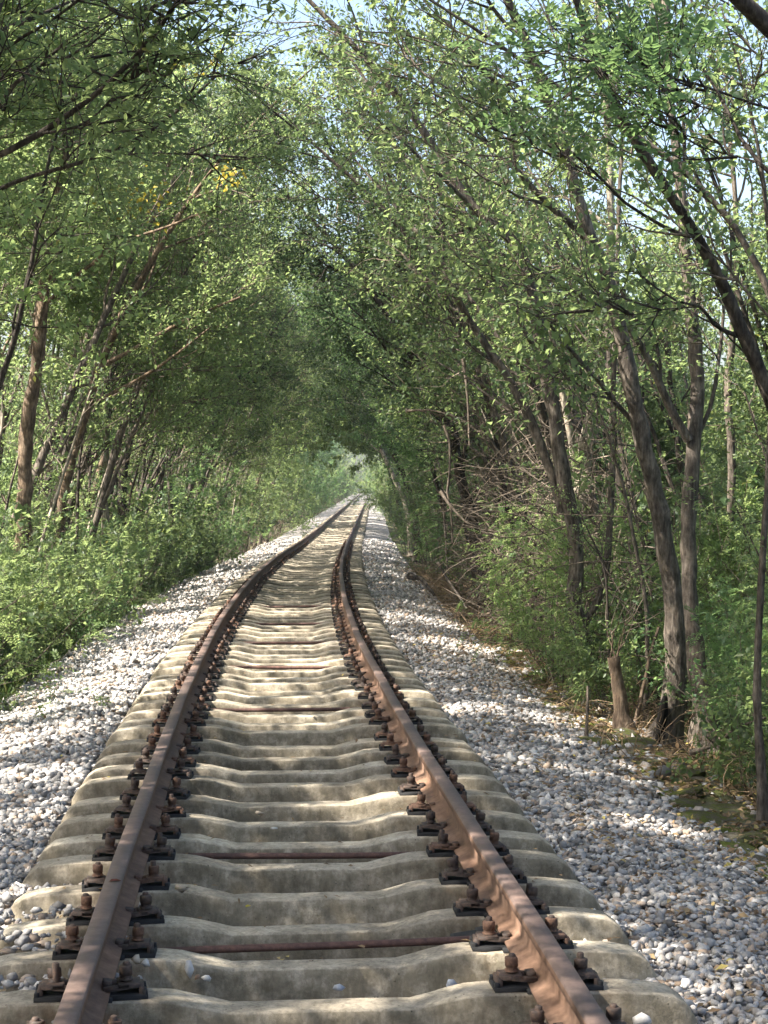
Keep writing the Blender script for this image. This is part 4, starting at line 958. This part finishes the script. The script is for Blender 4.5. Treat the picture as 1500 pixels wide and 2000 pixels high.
bare_branch([(905,700),(912,760),(916,830),(917,870)], 21, 21, [6,4], 'dangling bare vine stem left of the pale leaning limb', 'hanging_vine', seed=5, kids=2)
bare_branch([(800,1125),(825,1130),(838,1150),(848,1162)], depth_at(1150, -.2), depth_at(1160, -.22), [9,8,6], 'short blackened branch lying on the right edge of the gravel', m='bark_dark', seed=6, kids=2, L=.15)
bare_branch([(855,1100),(880,1140),(900,1170),(912,1190)], 26, 25, [5,5,4], 'dark stick leaning on the dry brush', m='bark_dark', seed=7, kids=1)
bare_branch([(1010,1590),(1080,1640),(1150,1690),(1220,1745),(1290,1770),(1400,1850)], depth_at(1590, -.16), depth_at(1850, -.22), [6,7,8,7,5], 'long thin dead stick lying across the gravel at the lower right', seed=8, kids=4, L=.2)
bare_branch([(1050,1485),(1120,1500),(1200,1512),(1290,1525)], depth_at(1485, -.2), depth_at(1525, -.25), [6,6,4], 'dark stick on the gravel leading to the rounded grey rock', m='bark_dark', seed=9, kids=2, L=.15)
bare_branch([(1130,1555),(1170,1580),(1210,1595)], depth_at(1555, -.17), depth_at(1595, -.17), [6,5], 'short tan stick on the gravel above the long dead one', seed=10, kids=1, L=.1)
bare_branch([(1145,1445),(1147,1390),(1148,1340)], 13.8, 13.9, [6,5], 'pale dead stalk standing upright at the gravel edge', seed=11, kids=1, L=.1)
bare_branch([(1232,1452),(1246,1390),(1258,1335),(1268,1290),(1280,1240),(1287,1225)], 15, 15.2, [9,8,7], 'sunlit broken stick leaning beside the hollow-footed trunk', m='bark_warm', seed=12, kids=3, L=.15)
bare_branch([(1350,1470),(1400,1455),(1440,1420),(1500,1400)], 12.6, 12.0, [7,6,4], 'bare branch curving out over the litter at the right edge', seed=13, kids=5, L=.3)
# the broken stump
T = Plant(77); T.main([img(1220,1412,14.6) - [0, 0, .1], img(1214,1380,14.6), img(1206,1330,14.6), img(1198,1283,14.6)], [.068, .056, .05, .055], 9, n=10)
for k in range(6):
    T.lr = (0, .007, .004, .002); T.nc = (0, 2, 1); T.grow(img(1198 + rnd.uniform(-8, 8), 1285, 14.6), np.array([rnd.gauss(0, .5), rnd.gauss(0, .3), 1.]), rnd.uniform(.25, .5), 1)
T.build('broken_stump', 'short broken stump sprouting thin shoots left of the hollow-footed trunk', 'stump', 'bark_warm', 'leaf', 2, .03, .05, thin=.3)
hw = TREES[0]; a = img(1291, 1425, 14.2); hm_ = blob(9, M['hollow_shade'], 'hollow', 2)
o = link('hollow', hm_, hw); o.location = Vector(a) - hw.location + Vector((0, -.06, .10)); o.scale = (.040, .05, .20); o.rotation_euler = (0, .16, 0)  # dark lump set on the bark, its colour stands for the hollow's shade
# dry brush on the right bank: one tangle nobody could count
ls = []
for k in range(2400):
    y = 11 + 32 * rnd.random() ** .8; u = rnd.choice((rnd.gauss(2.85, .3), rnd.gauss(3.3, .5))); u = max(u, 2.3); x = float(tx(y)) + u; z = float(ground_z(x, y))
    L = rnd.uniform(.2, .75); a = rnd.uniform(0, 6.28); e = rnd.uniform(0, .9)
    d = np.array([math.cos(a) * math.cos(e), math.sin(a) * math.cos(e), math.sin(e)]); pr = unit(np.cross(d, rng.normal(size=3)))
    t = np.linspace(0, 1, 5)[:, None]
    ls.append((np.array([x, y, z]) + d * t * L + pr * (L * .18 * np.sin(t * 3.1)) - np.array([0, 0, .15]) * t * t * L, np.linspace(.0045, .002, 5), 3))
link('dry_brush', tube_mesh('dry_brush', ls, M['dry_twig']), kind='stuff')
ls = []
for k in range(1700):
    y = rnd.choice((rnd.gauss(24, 2.5), rnd.gauss(31, 3), rnd.gauss(20, 1.5))); u = 2.95 + abs(rnd.gauss(0, .6)); x = float(tx(y)) + u; z = float(ground_z(x, y)) + abs(rnd.gauss(1.2, .9))
    L = rnd.uniform(.4, 1.5); d = unit(np.array([rnd.gauss(-.5, .5), rnd.gauss(0, .5), rnd.gauss(.5, .7)])); pr = unit(np.cross(d, rng.normal(size=3))); t = np.linspace(0, 1, 6)[:, None]
    ls.append((np.array([x, y, z]) + d * t * L + pr * (L * .15 * np.sin(t * 3.1)) - np.array([0, 0, .2]) * t * t * L, np.linspace(rnd.uniform(.005, .012), .0025, 6), 3))
link('bare_thicket', tube_mesh('bare_thicket', ls, M['twig']), kind='stuff')
# thin upright stems crowding both banks
def stem_proto(seed):
    T = Plant(seed, nc=(0, 3, 2), bare=.35, tw=.35); r = T.r
    Pp, Rr = T.main([(0, 0, -.1), (.05 + r.normal(0, .1), r.normal(0, .1), 1.3), (.3 + r.normal(0, .1), r.normal(0, .15), 2.7), (.8 + r.normal(0, .2), r.normal(0, .2), 4.2)], [.03, .026, .02, .008], 6); T.dress(Pp, Rr, .4, 1, 6, .8)
    return T.build('thin_sapling', 'x', 'tree', ['bark', 'bark_pale', 'bark_dark'][seed % 3], 'leaf', 3, .05, .08, loc=(0, 0, 0), limbs=False)
STP = [stem_proto(601 + k) for k in range(4)]
for k, (y, u) in enumerate(((10.4, 3.2), (11.6, 3.7), (12.4, 3.5), (13.2, 3.9), (15.8, 2.9), (16.4, 3.3), (18.8, 3.1))):
    place(STP[1 + k % 2], y, u, f'thin leafy sapling, {ORD[k]} from the camera along the right verge', 'saplings on the right verge', rnd.uniform(.45, .8), -1)
for k, (y, u) in enumerate(((9.6, 2.95), (10.9, 3.15), (12.0, 3.3), (12.7, 3.6), (13.4, 3.7), (15.4, 2.75), (16.1, 2.7), (17.6, 2.85))):
    shrub((4, 7, 6, 4, 3, 6, 4, 7)[k], y, u, f'small leafy plant, {ORD[k]} from the camera on the right verge between gravel and trunks', 'small plants on the right verge', rnd.uniform(.28, .5))
for side in (-1, 1):
    y = 24.0
    while y < 60:
        place(rnd.choice(STP), y, side * (3.0 + rnd.uniform(0, 1.8)), f"thin bare-stemmed sapling crowded into the {'left' if side < 0 else 'right'} hand thicket", f"thin saplings on the {'left' if side < 0 else 'right'}", rnd.uniform(.8, 1.25), -side)
        y += .9 * rnd.uniform(.6, 1.4) * (y / 26)

def renumber(group, tmpl, rest, y0=11.0, n_=12):
    os_ = sorted([o for o in sc.objects if o.get('group') == group and o.location.y > y0 and o.parent is None], key=lambda o: o.location.y)
    for i, o in enumerate(os_): o['label'] = tmpl % ORD[i] if i < n_ else rest
renumber('front shrubs on the left bank', 'low bright green shrub, %s from the camera along the front of the left bank', 'low bright green shrub further along the front of the left bank')
renumber('middle shrubs on the left bank', 'bushy light green shrub, %s from the camera in the middle of the left thicket', 'bushy light green shrub further along the middle of the left thicket')
renumber('front undergrowth on the right', 'fresh green shrub, %s from the camera right behind the right hand trunks', 'fresh green shrub further along behind the right hand trunks')
renumber('tall slim trees on the left bank', 'tall slim high-crowned tree, %s from the camera in the left bank shrubs', 'tall slim high-crowned tree further along or outside the view on the left bank')
renumber('back undergrowth on the right', 'tall undergrowth shrub, %s from the camera at the back of the right thicket', 'tall undergrowth shrub further along the back of the right thicket')
for sn in ('left', 'right'):
    renumber(f'middle distance arching trees on the {sn}', f'slender arching trunk, %s from the camera among the middle distance trees on the {sn}', f'slender arching trunk furthest away among the middle distance trees on the {sn}', 11, 12)
    renumber(f'multi-stemmed slender trees on the {sn}', f'tree of several thin fanning stems, %s from the camera on the {sn} of the line', f'tree of several thin fanning stems furthest along on the {sn} of the line')
    renumber(f'thin saplings on the {sn}', f'thin bare-stemmed sapling, %s from the camera in the {sn} hand thicket', f'thin bare-stemmed sapling far along in the {sn} hand thicket')
for src in MID + FARP + BACK + FAN + HIGH + SHB + STP:
    if src.name not in first: 
        for c in list(src.children): bpy.data.objects.remove(c, do_unlink=True)
        bpy.data.objects.remove(src, do_unlink=True)
print('TRIS', sum(sum(len(p.vertices) - 2 for p in m.polygons) if len(m.polygons) < 50 else int(len(m.loops) - 2 * len(m.polygons)) for m in bpy.data.meshes if m.users))
